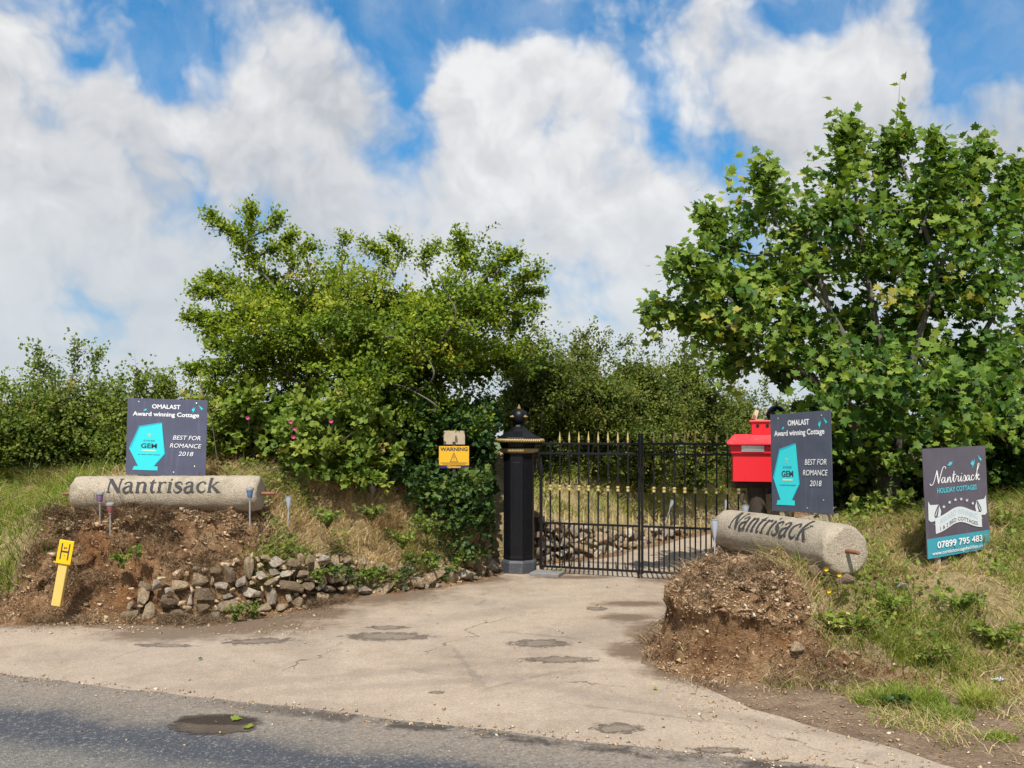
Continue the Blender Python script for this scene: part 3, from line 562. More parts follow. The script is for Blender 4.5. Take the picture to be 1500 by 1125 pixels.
# hawthorn tree on the left bank
def hawthorn():
    Y = 10.9
    bl = [(395, 440, 62), (460, 420, 68), (540, 415, 62), (590, 425, 60), (655, 420, 66), (715, 430, 58), (360, 515, 58), (430, 535, 80), (520, 520, 90), (615, 535, 90), (690, 530, 70), (345, 460, 38), (725, 385, 32),
          (560, 600, 80, -.6), (655, 615, 66, -.5), (450, 600, 58, -.3), (355, 565, 42), (385, 400, 34), (480, 375, 26), (690, 370, 28), (520, 470, 60, -1.0), (620, 480, 60, -1.0), (430, 480, 55, -.9), (560, 545, 60, -1.2), (672, 625, 50, .1), (500, 640, 50, -.2), (610, 660, 50, -.2), (745, 520, 40), (760, 470, 28)]
    sp = [([(400, 420), (365, 375), (340, 335), (300, 305)], .10, 1), ([(352, 360), (362, 320), (360, 292)], .08, 1), ([(368, 370), (398, 352), (428, 336)], .08, 1), ([(362, 335), (395, 320), (400, 308)], .06, .8),
          ([(380, 450), (330, 410), (294, 402)], .1, 1), ([(370, 450), (320, 425), (280, 422)], .1, 1), ([(370, 490), (320, 468), (266, 464)], .12, 1.2), ([(360, 500), (325, 480), (298, 484)], .1, 1), ([(360, 530), (330, 510), (305, 508)], .1, 1),
          ([(370, 570), (320, 545), (268, 541)], .12, 1.2), ([(370, 580), (330, 572), (295, 566)], .1, 1), ([(580, 400), (565, 365), (533, 350)], .08, 1), ([(580, 390), (592, 360), (580, 340)], .08, 1), ([(500, 400), (500, 360), (503, 338)], .04, .5),
          ([(690, 400), (684, 365), (682, 333)], .06, 1), ([(730, 400), (750, 375), (766, 363)], .08, 1), ([(730, 420), (770, 405), (800, 390)], .1, 1), ([(740, 440), (775, 425), (802, 422)], .08, 1), ([(750, 460), (775, 450), (790, 448)], .08, .8), ([(450, 390), (440, 365), (452, 352)], .06, .8), ([(630, 400), (625, 370), (640, 352)], .07, 1), ([(410, 410), (425, 380), (418, 362)], .06, .7), ([(390, 600), (350, 590), (312, 588)], .1, .8), ([(420, 470), (380, 455), (345, 446)], .1, .9), ([(520, 520), (560, 505), (600, 512)], .1, 1), ([(470, 500), (430, 490), (395, 497)], .1, 1), ([(560, 590), (610, 575), (650, 570)], .1, 1), ([(480, 580), (440, 575), (405, 585)], .1, 1), ([(640, 470), (690, 455), (730, 462)], .1, 1)]
    sp = [([(x + (530 - x) * .04, y + max(0, 480 - y) * .075) for x, y in p], f, w) for p, f, w in sp]; bl = [(q[0] + (530 - q[0]) * .02, q[1] + (26 if 425 < q[0] < 665 and q[1] < 440 else 8 if q[1] < 440 else 0)) + tuple(q[2:]) for q in bl]
    b = np.array([-1.6, Y, 1.15]); sprays = [(pxl(p, Y + random.uniform(-.5, .3) - (1.1 if p[0][0] in (520, 470, 560, 480, 640, 420) else 0)), f, w) for p, f, w in sp]; blobs = pxb([(q[0], q[1], q[2] * .76) + tuple(q[3:]) for q in bl], Y, 1.7, .5)
    limbs = [([b - (0, 0, .3), b + (-.05, 0, .5), b + (-.1, 0, 1.0)], (.16, .11)), ([b, b + (.4, 0, .6), PX(640, 500, Y)], (.12, .05))]
    root = b + (-.1, 0, .9)
    for (c, r, w) in blobs[:13] + blobs[16:20]:
        mid = root * .5 + c * .5 + np.array([0, 0, -.12]); limbs.append(([root, mid, c], (.055, .012)))
    for p, f, w in sprays: limbs.append((p, (.016, .003)))
    # bare weathered stems in front of the crown
    for p in ([(630, 560), (625, 520), (600, 480)], [(660, 480), (655, 430), (640, 400)], [(560, 500), (600, 505), (620, 540)], [(640, 600), (600, 570), (565, 560)]): limbs.append(([root] + pxl(p, Y - 1.25), (.014, .004)))
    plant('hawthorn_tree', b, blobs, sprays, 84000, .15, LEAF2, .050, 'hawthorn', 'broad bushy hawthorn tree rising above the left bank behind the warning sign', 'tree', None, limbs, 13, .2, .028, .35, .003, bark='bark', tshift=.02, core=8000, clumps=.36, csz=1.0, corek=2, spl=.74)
hawthorn()
def sycamore():
    Y = 8.9
    bl = [(1010, 460, 36), (1060, 425, 56), (1045, 350, 40), (1105, 300, 42), (1128, 268, 34), (1120, 400, 66), (1085, 490, 46), (1165, 480, 66), (1185, 385, 66), (1180, 325, 46), (1245, 225, 36), (1250, 300, 54), (1290, 205, 34), (1300, 290, 48), (1280, 375, 66), (1260, 460, 66), (1225, 545, 66), (1150, 545, 42),
          (1385, 240, 42), (1422, 222, 34), (1375, 320, 62), (1440, 310, 62), (1380, 415, 76), (1465, 420, 76), (1330, 500, 78), (1430, 520, 86), (1300, 590, 72), (1400, 610, 82), (1195, 600, 44), (1490, 560, 76), (1250, 655, 44, -.1), (1480, 650, 70), (1495, 300, 46), (1545, 350, 76), (1565, 480, 86), (1565, 600, 86), (1640, 450, 90), (1640, 560, 90),
          (1300, 530, 45, -1.2), (1420, 570, 60, -1.4), (1230, 580, 42, -1.0), (1300, 640, 46, -1.0), (1410, 650, 45, -1.2), (1340, 560, 60, -1.5), (1490, 610, 45, -1.5), (1100, 440, 45, -.8), (1280, 690, 34, -.6)]
    sp = [([(1110, 500), (1040, 475), (940, 455)], .14, 1.2), ([(1060, 440), (1020, 400), (980, 378)], .10, 1), ([(1080, 380), (1040, 330), (1018, 300)], .1, .9), ([(1130, 320), (1115, 265), (1105, 232)], .1, .9), ([(1250, 270), (1240, 210), (1238, 168)], .1, 1), ([(1290, 260), (1305, 205), (1318, 178)], .1, 1),
          ([(1350, 330), (1375, 250), (1375, 190)], .08, .8), ([(1400, 300), (1430, 240), (1445, 195)], .1, 1), ([(1480, 330), (1490, 270), (1493, 236)], .08, .8), ([(1170, 340), (1200, 300), (1212, 278)], .1, .7), ([(1120, 540), (1080, 530), (1045, 545)], .1, .8)]
    sp = [([(x + (1310 - x) * .055, y + (470 - y) * .085) for x, y in p], f, w) for p, f, w in sp]; bl = [(q[0] + (1310 - q[0]) * .03, q[1] + max(0, 470 - q[1]) * .075) + tuple(q[2:]) for q in bl]
    b = np.array([3.95, Y + .1, .95]); sprays = [(pxl(p, Y + random.uniform(-.5, .2)), f, w) for p, f, w in sp]; blobs = pxb([(q[0], q[1], q[2] * .78) + tuple(q[3:]) for q in bl], Y, 1.35, .55)
    fork = b + (.0, 0, .35); limbs = [([b - (0, 0, .4), b + (.02, 0, 0), fork], (.15, .12))]
    main = [([fork, PX(1265, 560, Y - .2), PX(1215, 455, Y - .1), PX(1130, 360, Y)], (.050, .010)), ([fork, PX(1300, 560, Y), PX(1275, 430, Y), PX(1255, 300, Y), PX(1245, 210, Y)], (.045, .008)), ([fork + (.1, 0, 0), PX(1335, 540, Y - .25), PX(1375, 400, Y - .3), PX(1420, 290, Y - .1), PX(1440, 210, Y)], (.048, .008)),
            ([fork + (.15, 0, 0), PX(1400, 560, Y), PX(1480, 420, Y), PX(1540, 330, Y)], (.042, .010)), ([fork, PX(1230, 590, Y), PX(1140, 520, Y), PX(1030, 470, Y)], (.05, .009)), ([PX(1215, 455, Y - .1), PX(1190, 380, Y), PX(1125, 270, Y)], (.03, .008)), ([PX(1375, 400, Y - .3), PX(1350, 320, Y - .2), PX(1310, 210, Y)], (.03, .007)), ([fork + (.1, 0, 0), PX(1450, 610, Y), PX(1560, 560, Y), PX(1640, 500, Y)], (.05, .012))]
    limbs += main
    pts = np.concatenate([spline(p, 8)[6:] for p, _ in main])
    for (c, r, w) in blobs:
        s = pts[np.argmin(np.linalg.norm(pts - c, axis=1) + .4 * (pts[:, 2] > c[2]))]; limbs.append(([s, (s + c) / 2 + np.array([0, 0, -.06]), c], (.018, .005)))
    for p, f, w in sprays: limbs.append((p, (.014, .004)))
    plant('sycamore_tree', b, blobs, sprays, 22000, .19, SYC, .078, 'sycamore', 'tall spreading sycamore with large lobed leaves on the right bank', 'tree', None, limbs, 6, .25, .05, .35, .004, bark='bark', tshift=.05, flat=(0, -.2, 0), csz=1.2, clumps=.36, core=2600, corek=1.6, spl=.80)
sycamore()
def shrub(name, px, py, r, Y, nl, mk, label, zb, L=.28, size=.04, extra=(), upr=.5, leaf=LEAF2, cat='shrub', group=None, dep=1.0, shoots=8, sh=50, tshift=0., jit=.4):
    """px,py,r lists of lobes; upright shoots poke out of the top"""
    bl = pxb([(a, b, c) for a, b, c in zip(px, py, r)], Y, dep, jit); sp = []
    for k in range(shoots):
        i = random.randrange(len(px)); x = px[i] + random.uniform(-.8, .8) * r[i]; y0 = py[i] - .5 * r[i]
        sp.append((pxl([(x, y0), (x + random.uniform(-8, 8), y0 - sh * .5), (x + random.uniform(-22, 22), y0 - sh * random.uniform(.7, 1.25))], Y + random.uniform(-.5, .5)), .06, .8))
    sp += [(pxl(p, Y), .06, .8) for p in extra]
    c = np.mean([b[0] for b in bl], axis=0); base = np.array([c[0], Y, zb]); limbs = [([base + (0, 0, -.1), base * .4 + b[0] * .6, b[0]], (.025, .006)) for b in bl] + [([bl[int(np.argmin([np.linalg.norm(b[0] - p[0]) for b in bl]))][0]] + list(p), (.007, .002)) for p, _, _ in sp]
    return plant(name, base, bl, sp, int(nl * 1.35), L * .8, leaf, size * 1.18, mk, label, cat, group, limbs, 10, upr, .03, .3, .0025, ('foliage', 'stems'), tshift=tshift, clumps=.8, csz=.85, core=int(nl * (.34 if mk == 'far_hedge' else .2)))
HG = 'hedge shrubs along the left bank'
shrub('hedge_shrub', [-170, -90, -130, -60, -200], [610, 596, 645, 655, 655], [70, 62, 60, 60, 60], 10.2, 6000, 'hedge', 'dark hedge shrub at the far left edge behind the long grass', 1.1, group=HG)
shrub('hedge_shrub', [20, 75, 40, 90, -10], [622, 602, 646, 655, 655], [52, 44, 52, 48, 48], 10.2, 10500, 'hedge', 'dark bushy hedge shrub with tall loose shoots at the left of the frame', 1.1, group=HG, extra=([(60, 580), (58, 545), (55, 515)], [(100, 580), (108, 540), (112, 512)], [(110, 580), (135, 545), (142, 522)]), shoots=9, sh=38)
shrub('hedge_shrub', [150, 195, 160, 210], [618, 618, 655, 655], [44, 40, 48, 40], 10.4, 9000, 'hedge', 'dark hedge shrub directly behind the left award board', 1.1, group=HG, extra=([(190, 600), (205, 570), (215, 556)], [(230, 600), (240, 572), (250, 556)]), sh=36)
shrub('hedge_shrub', [245, 262], [612, 645], [34, 42], 10.6, 4200, 'hedge', 'small hedge shrub between the left award board and the hawthorn', 1.1, group=HG, shoots=4, sh=26)
# brambles and ivy on the left bank
BG = 'bramble thickets on the left bank'
shrub('bramble_thicket', [335, 380, 350, 400], [625, 630, 655, 660], [34, 38, 30, 34], 9.7, 4600, 'bramble', 'pale green bramble thicket just right of the left award board', 1.2, L=.22, size=.062, leaf=LEAF3, cat='bramble', group=BG, shoots=5, sh=24)
shrub('bramble_thicket', [450, 500, 475, 540, 520], [640, 645, 670, 650, 680], [36, 38, 34, 38, 34], 9.6, 5200, 'bramble', 'sprawling bramble thicket under the middle of the hawthorn', 1.2, L=.22, size=.062, leaf=LEAF3, cat='bramble', group=BG, shoots=6, sh=26)
shrub('ivy_bush', [585, 625, 655, 690, 612], [650, 640, 625, 640, 675], [34, 30, 28, 26, 24], 10.25, 6000, 'ivy', 'dark ivy mass around the warning sign', 1.1, L=.18, size=.05, leaf=LEAF3, cat='ivy', shoots=2, sh=18, jit=.08)
shrub('ivy_bush', [590, 625, 655, 685, 668, 700], [712, 722, 722, 715, 752, 745], [26, 26, 24, 22, 24, 18], 9.9, 5200, 'ivy', 'dark ivy trailing under the warning sign', 1.1, L=.16, size=.048, leaf=LEAF3, cat='ivy', shoots=0, sh=18, jit=.08)
shrub('ivy_bush', [712, 704, 708, 700, 706], [620, 660, 710, 760, 800], [22, 20, 18, 20, 16], 10.55, 5200, 'ivy', 'dark ivy climbing beside the black gate pillar', 1.1, L=.14, size=.045, leaf=LEAF3, cat='ivy', shoots=2, sh=18, jit=.06)
# hedge along the drive beyond the gate
DG = 'hedge shrubs beyond the gate'
shrub('drive_shrub', [770, 800, 765, 800, 790], [530, 560, 600, 620, 680], [40, 50, 56, 50, 50], 12.2, 9500, 'far_hedge', 'tall loose hedge shrub right behind the black gate pillar', 1.2, group=DG, sh=50, shoots=9, size=.042)
shrub('drive_shrub', [850, 880, 840, 885, 860], [560, 590, 620, 650, 690], [46, 50, 50, 50, 44], 12.9, 9500, 'far_hedge', 'olive green hedge shrub behind the left gate leaf', 1.2, group=DG, sh=44, shoots=8, size=.042)
shrub('drive_shrub', [930, 960, 920, 965, 940], [560, 590, 620, 650, 690], [46, 50, 50, 50, 44], 13.8, 9500, 'far_hedge', 'brown tinged hedge shrub behind the meeting stiles of the gate', 1.2, group=DG, sh=46, shoots=8, size=.044)
shrub('drive_shrub', [1005, 1035, 1000, 1045, 1020], [555, 600, 620, 650, 690], [40, 48, 46, 46, 40], 14.8, 8000, 'far_hedge', 'feathery hedge shrub with thin upright shoots behind the right gate leaf', 1.2, group=DG, extra=([(1010, 560), (1005, 525), (1000, 500)], [(1030, 560), (1050, 530), (1060, 512)], [(970, 540), (968, 515), (965, 498)]), sh=50, shoots=8, size=.044)
shrub('drive_shrub', [1085, 1110, 1090, 1130], [620, 640, 665, 670], [42, 40, 44, 44], 16.5, 6500, 'far_hedge', 'low far hedge shrub above the red letter box', 1.2, group=DG, sh=36, shoots=8, size=.048)
shrub('drive_shrub', [1180, 1240, 1200, 1290], [640, 650, 680, 680], [44, 44, 44, 44], 18, 5000, 'far_hedge', 'far hedge shrub hidden deep behind the sycamore', 1.2, group=DG, sh=24, shoots=4, size=.055)
# undergrowth on the right
UG = 'undergrowth shrubs beneath the sycamore'
shrub('undergrowth_shrub', [1240, 1270, 1225, 1265], [660, 690, 705, 730], [36, 40, 34, 30], 9.7, 4600, 'ivy', 'dark undergrowth shrub behind the right award board', .9, group=UG, shoots=2, sh=20, size=.06, leaf=LEAF3)
shrub('undergrowth_shrub', [1330, 1370, 1310, 1350], [670, 700, 720, 740], [44, 44, 36, 32], 9.5, 5600, 'ivy', 'dark undergrowth shrub left of the holiday cottages board', .9, group=UG, shoots=3, sh=22, size=.06, leaf=LEAF3)
shrub('undergrowth_shrub', [1440, 1490, 1430, 1480, 1540], [690, 680, 730, 730, 700], [44, 48, 36, 40, 50], 9.0, 5600, 'ivy', 'dark undergrowth shrub behind the holiday cottages board at the right edge', .9, group=UG, shoots=3, sh=22, size=.06, leaf=LEAF3)

# ------------------------------------------------------------------ grass
def blades(name, P, hgt, wid, lean, tint, mk, label, cat, dirb=None, seg=3):
    n = len(P); a = rng.uniform(0, 2 * math.pi, n); D = np.stack([np.cos(a), np.sin(a), a * 0], -1)
    if dirb is not None: D = unit(D + np.asarray(dirb))
    Sd = np.stack([-D[:, 1], D[:, 0], D[:, 0] * 0], -1); b = rng.uniform(0, math.pi, n); Sd = unit(Sd * np.cos(b)[:, None] * .6 + np.array([1., 0, 0]) * .8)
    V = []; 
    for k in range(seg + 1):
        t = k / seg; c = P + D * (lean * hgt * t ** 1.8)[:, None] + np.array([0, 0, 1.]) * (hgt * (t - .38 * np.clip(lean, 0, 1.3) * t ** 2.2))[:, None]
        w = wid * (1 - t * .88); V += [c - Sd * w[:, None], c + Sd * w[:, None]]
    V = np.stack(V, 1); k = 2 * (seg + 1); fq = np.array([[2 * i, 2 * i + 1, 2 * i + 3, 2 * i + 2] for i in range(seg)])
    Fq = (fq[None] + (np.arange(n) * k)[:, None, None]).reshape(-1, 4)
    o = fromnp(name, V.reshape(-1, 3), Fq, M[mk], attrs={'tint': ('FACE', np.repeat(np.clip(tint, 0, 1), seg))}); return tag(o, label, cat, kind='stuff')
def scatter(FT, n, x0, x1, y0, y1, dens):
    X = rng.uniform(x0, x1, n); Y = rng.uniform(y0, y1, n); h, d = height(FT, X, Y); p = dens(X, Y, d); m = (rng.random(n) < p) & (d > .0); return np.stack([X, Y, h - .015], -1)[m], d[m]
def nz(X, Y, s, seed): return vnoise(np.stack([X, Y, X * 0], -1), s, 3, seed)
def clump(X, Y, s, seed, lo=.42, hi=.58): return sstep(nz(X, Y, s, seed), lo, hi)
WALLWEEDS = []
P, d = scatter(FL, 75000, -9.5, -3.9, 7.2, 11, lambda X, Y, d: sstep(-X + (nz(X, Y, 3, 41) - .5), 4.15, 4.65) * sstep(d, .1, .4) * (.35 + .65 * clump(X, Y, 4, 42)) * sstep(d, 3.2, 2.2))
ms = rng.random(len(P)) < .10 + .45 * clump(P[:, 0], P[:, 1], 2.6, 45, .50, .62); hh = rng.uniform(.05, .32, len(P)) * (.35 + 1.25 * nz(P[:, 0], P[:, 1], 3.5, 43)); tt_ = rng.normal(.48, .2, len(P)) + (nz(P[:, 0], P[:, 1], 2, 44) - .5) * .9
blades('green_grass', P[~ms], hh[~ms], rng.uniform(.003, .0070, (~ms).sum()), rng.uniform(.2, 1.9, (~ms).sum()), tt_[~ms], 'grass', 'long green grass on the slope left of the stone roller', 'grass', (.25, -.35, 0))
blades('dry_grass', P[ms], hh[ms], rng.uniform(.0022, .005, ms.sum()), rng.uniform(.6, 2.4, ms.sum()), tt_[ms], 'dry', 'straw tangled in the green grass left of the stone roller', 'grass', (.1, -.3, 0))
P, d = scatter(FL, 115000, -4.6, -.3, 7.9, 11, lambda X, Y, d: grassL(X, Y, d) * sstep(X, -4.5, -4.2) * (.25 + .75 * clump(X, Y, 3, 46)) * sstep(d, 2.4, 1.5) * sstep(X + .5 * d, .4, -.6))
m = rng.random(len(P)) < .46 + .50 * clump(P[:, 0], P[:, 1], 2.0, 47, .34, .52)
blades('dry_grass', P[m], rng.uniform(.05, .30, m.sum()) * (.5 + nz(P[m, 0], P[m, 1], 4, 48)), rng.uniform(.0025, .0060, m.sum()), rng.uniform(.4, 2.2, m.sum()), rng.normal(.50, .24, m.sum()), 'dry', 'tawny dry grass hanging over the middle of the left bank', 'grass', (.1, -.55, 0))
m = ~m; blades('green_grass', P[m], rng.uniform(.06, .24, m.sum()), rng.uniform(.003, .006, m.sum()), rng.uniform(.3, 1.2, m.sum()), rng.normal(.55, .2, m.sum()), 'grass', 'green grass mixed among the tawny grass on the left bank', 'grass', (.1, -.6, 0))
nf = 26
for k in range(nf):
    t_ = (k + random.random()) / nf; X0 = -1.95 + 1.65 * t_; Y0 = float(np.interp(X0, FL[7:12, 0][np.argsort(FL[7:12, 0])], FL[7:12, 1][np.argsort(FL[7:12, 0])])); WALLWEEDS.append((X0, Y0 - .02, random.uniform(.10, .34)))
P, d = scatter(FL, 42000, .1, 8, 10.8, 18, lambda X, Y, d: sstep(d, .1, .3) * sstep(d, 2, 1) * (.35 + .65 * clump(X, Y, 2.4, 51)))
blades('drive_grass', P, rng.uniform(.10, .34, len(P)), rng.uniform(.004, .008, len(P)), rng.uniform(.4, 1.3, len(P)), rng.normal(.62, .2, len(P)), 'grass', 'mixed grass on the bank seen through the gate', 'grass', (.4, -.8, 0))
P, d = scatter(FR, 210000, 1.6, 9, 4.6, 9.6, lambda X, Y, d: grassR(X, Y, d) * (.25 + .75 * clump(X, Y, 3.2, 55)) * sstep(d, 3.6, 2.4) * sstep(X, 8, 5) )
nr = 1 - .50 * ((P[:, 0] > 2.95) & (P[:, 0] < 4.05) & (P[:, 1] > 6.1) & (P[:, 1] < 6.95)); m = rng.random(len(P)) < sstep(nz(P[:, 0], P[:, 1], 1.8, 56), .42, .62) * .56 + .12
blades('dry_grass', P[m], nr[m] * rng.uniform(.06, .24, m.sum()), rng.uniform(.0022, .0050, m.sum()), rng.uniform(.4, 1.9, m.sum()), rng.normal(.5, .22, m.sum()), 'dry', 'straw coloured grass patches on the right bank', 'grass', (-.2, -.8, 0))
m = ~m; blades('green_grass', P[m], nr[m] * rng.uniform(.06, .26, m.sum()), rng.uniform(.0025, .005, m.sum()), rng.uniform(.3, 1.5, m.sum()), rng.normal(.52, .22, m.sum()), 'grass', 'fresh green grass over the right bank below the boards', 'grass', (-.2, -.6, 0))
m = 40000; X = rng.uniform(1.5, 5.2, m); Y = rng.uniform(3.6, 6.2, m); dd = field(FR, X, Y)[0]
edge = Y - np.interp(X, [1.13, 1.45, 1.84, 2.25, 3.6, 9], [5.92, 5.16, 4.69, 4.2, 3.1, 0]); pr = sstep(edge, .28, .8) * clump(X, Y, 2.6, 91, .40, .56) * sstep(X, 1.5, 2.2)
kp = (rng.random(m) < pr) & (dd < .15); X, Y = X[kp], Y[kp]; Pv = np.stack([X, Y, X * 0 - .005], -1); g = rng.random(len(X)) < .55
blades('green_grass', Pv[g], rng.uniform(.03, .13, g.sum()), rng.uniform(.0018, .0036, g.sum()), rng.uniform(.4, 1.6, g.sum()), rng.normal(.55, .2, g.sum()), 'grass', 'thin green grass creeping over the bare soil of the right verge', 'grass', (-.1, -.4, 0))
blades('dry_grass', Pv[~g], rng.uniform(.03, .15, (~g).sum()), rng.uniform(.0014, .0030, (~g).sum()), rng.uniform(1.0, 2.6, (~g).sum()), rng.normal(.45, .2, (~g).sum()), 'dry', 'dead straw lying over the bare soil of the right verge', 'grass', (0, -.2, 0))
def cover(FT, n, x0, x1, y0, y1, gf, seed, label):
    P, d = scatter(FT, n, x0, x1, y0, y1, lambda X, Y, d: gf(X, Y, d) * clump(X, Y, 3.5, seed, .48, .62) * sstep(d, 2.6, 1.6)); m = len(P)
    P[:, 2] += rng.uniform(.05, .17, m)
    o = leaves('ground_cover', P, unit(rng.normal(0, .8, (m, 3)) + [0, -.4, .1]), unit(np.array([0, -.5, .8]) + rng.normal(0, .35, (m, 3))), rng.uniform(.012, .046, m), rng.normal(.5, .24, m), LEAF3, M['bramble'], None, np.zeros(3)); tag(o, label, 'ground cover', kind='stuff')
cover(FR, 34000, 2.2, 8, 4.8, 9, grassR, 81, 'low broad leaves mixed through the grass of the right bank')
cover(FL, 52000, -3.2, -.3, 7.9, 11, grassL, 82, 'low broad leaves mixed through the tawny grass of the left bank')
# root fibres hanging out of the bare faces
def fibres(FT, n, x0, x1, y0, y1, gf, label, dmax=.8):
    P = onface(FT, n, x0, x1, y0, y1, dmax, lambda Q: .05 + .95 * sstep(vnoise(Q, 3.0, 3, 61), .50, .60) + .5 * sstep(vnoise(Q, 9, 2, 62), .55, .62))
    blades('root_fibres', P + [0, -.006, 0], rng.uniform(.02, .13, len(P)), rng.uniform(.0012, .0030, len(P)), rng.uniform(.8, 2.6, len(P)), rng.normal(.42, .27, len(P)), 'root', label, 'roots', (0, -.8, 0))
fibres(FL, 24000, -4.7, -1.6, 7.5, 9.4, grassL, 'brown root fibres and dead stems over the earth below the left roller')
fibres(FR, 15000, 1.0, 3.0, 5.6, 8.6, grassR, 'brown root fibres and dead stems over the earth below the right roller')
# chips of stone in the earth
def chips(n, label, pts, big=2.4):
    m = len(pts); t = np.array([(1, 1, 1), (-1, -1, 1), (-1, 1, -1), (1, -1, -1)]) * .6; s = rng.uniform(.003, .011, m) * (1 + (rng.random(m) < .10) * rng.uniform(.3, big, m))
    V = pts[:, None] + (t[None] + rng.normal(0, .35, (m, 4, 3))) * s[:, None, None] * np.array([1.3, 1, .8]); f = np.array([[0, 2, 1], [0, 1, 3], [0, 3, 2], [1, 2, 3]])
    o = fromnp('stone_chips', V.reshape(-1, 3), (f[None] + (np.arange(m) * 4)[:, None, None]).reshape(-1, 3), M['chip'], attrs={'tint': ('FACE', np.repeat(np.clip(rng.normal(.42, .26, m), 0, 1), 4))}); tag(o, label, 'gravel', kind='stuff')
cw = lambda Q: .25 + .75 * sstep(vnoise(Q, 4.0, 3, 71), .46, .58)
chips(0, 'pale stone chips in the earth of the left bank', onface(FL, 12000, -4.7, -1.8, 7.3, 8.9, 1.0, lambda Q: cw(Q) * (.4 + 1.2 * sstep(Q[:, 2], .6, .9)))); chips(0, 'pale stone chips in the earth of the right bank', onface(FR, 12000, .9, 2.9, 5.5, 8.2, .9, lambda Q: cw(Q) * (.5 + sstep(Q[:, 2], .3, .55))))
q = np.concatenate([np.c_[rng.uniform(-5, -1.6, 900), rng.uniform(7.1, 8.4, 900), np.full(900, .008)], np.c_[rng.uniform(1.0, 4.0, 1500), rng.uniform(4.0, 6.0, 1500), np.full(1500, .006)], np.c_[rng.uniform(-3.5, 2, 130), rng.uniform(4.2, 9.6, 130), np.full(130, .01)], (lambda u, v: np.c_[-3.54 + 3.95 * u + .306 * v, 5.9 - 1.27 * u + .952 * v, np.full(len(u), .011)])(rng.uniform(-.6, 1.6, 500), rng.normal(-.02, .06, 500))])
chips(0, 'loose gravel scattered along the edges of the drive', q, .7)
# green tufts on the soil right of the drive
def tuft(px, py, n, r, h, label, tb):
    x, y = G(px, py); a = rng.uniform(0, 2 * math.pi, n); rr = r * np.sqrt(rng.random(n)); X = x + rr * np.cos(a); Y = y + rr * np.sin(a) * .7
    Pt = np.stack([X, Y, np.maximum(hR(X, Y), 0) - .01], -1); o = blades('grass_tuft', Pt, rng.uniform(.4, 1.1, n) * h, rng.uniform(.002, .0042, n), rng.uniform(.3, 1.3, n), rng.normal(tb, .13, n), 'grass', label, 'grass tuft', (-.1, -.3, 0))
    del o['kind']; o['group'] = 'grass tufts on the right verge'
tuft(1330, 1030, 900, .24, .17, 'wide low tuft of green grass at the foot of the right bank', .42); tuft(1432, 1035, 420, .10, .22, 'upright yellow green grass tuft near the right edge of the verge', .68)
tuft(1465, 1082, 300, .10, .07, 'small flat grass tuft nearest the road at right', .5); tuft(1385, 1050, 500, .16, .12, 'grass tuft beside the yellow green one', .36); tuft(1280, 1030, 300, .11, .11, 'small green tuft closest to the drive edge', .38)

# ------------------------------------------------------------------ stones
def stonemesh(k, npt=15):
    bm = bmesh.new(); r = np.random.default_rng(100 + k); pts = unit(r.normal(size=(npt, 3))) * r.uniform(.80, 1.06, (npt, 1)) * np.array([1, .85, .8]); pts = np.sign(pts) * np.abs(pts) ** .8
    vs = [bm.verts.new(p) for p in pts]; res = bmesh.ops.convex_hull(bm, input=vs); bmesh.ops.delete(bm, geom=list({g for g in res['geom_interior'] + res['geom_unused'] if isinstance(g, bmesh.types.BMVert)}), context='VERTS')
    bmesh.ops.dissolve_limit(bm, angle_limit=.22, verts=bm.verts, edges=bm.edges)
    bmesh.ops.bevel(bm, geom=list(bm.edges), offset=.05, segments=1, affect='EDGES', profile=.6); bmesh.ops.triangulate(bm, faces=[f for f in bm.faces if len(f.verts) > 4])
    bmesh.ops.subdivide_edges(bm, edges=[e for e in bm.edges if e.calc_length() > .35], cuts=1)
    P = np.array([v.co[:] for v in bm.verts]); dd = (vnoise(P + 20 + k * 3, 3.0, 3, k) - .5) * .22
    for v, q in zip(bm.verts, dd): v.co *= 1 + q
    bmesh.ops.recalc_face_normals(bm, faces=bm.faces); me = bpy.data.meshes.new('stone'); bm.to_mesh(me); bm.free(); me.polygons.foreach_set('use_smooth', np.ones(len(me.polygons), bool))
    try: me.set_sharp_from_angle(angle=R(22))
    except Exception: pass
    return me
SM = []
for k in range(9):
    me = stonemesh(k); row = []
    for mm in ('stone', 'stone_pale', 'stone_slate'):
        c = me.copy(); c.materials.append(M[mm]); row.append(c)
    SM.append(row)
def rock(name, loc, s, rot, mi=0, parent=None, k=None):
    o = bpy.data.objects.new(name, SM[random.randrange(9) if k is None else k][mi]); COL.objects.link(o); o.location = loc; o.scale = s; o.rotation_euler = rot
    if parent: o.parent = parent
    return o
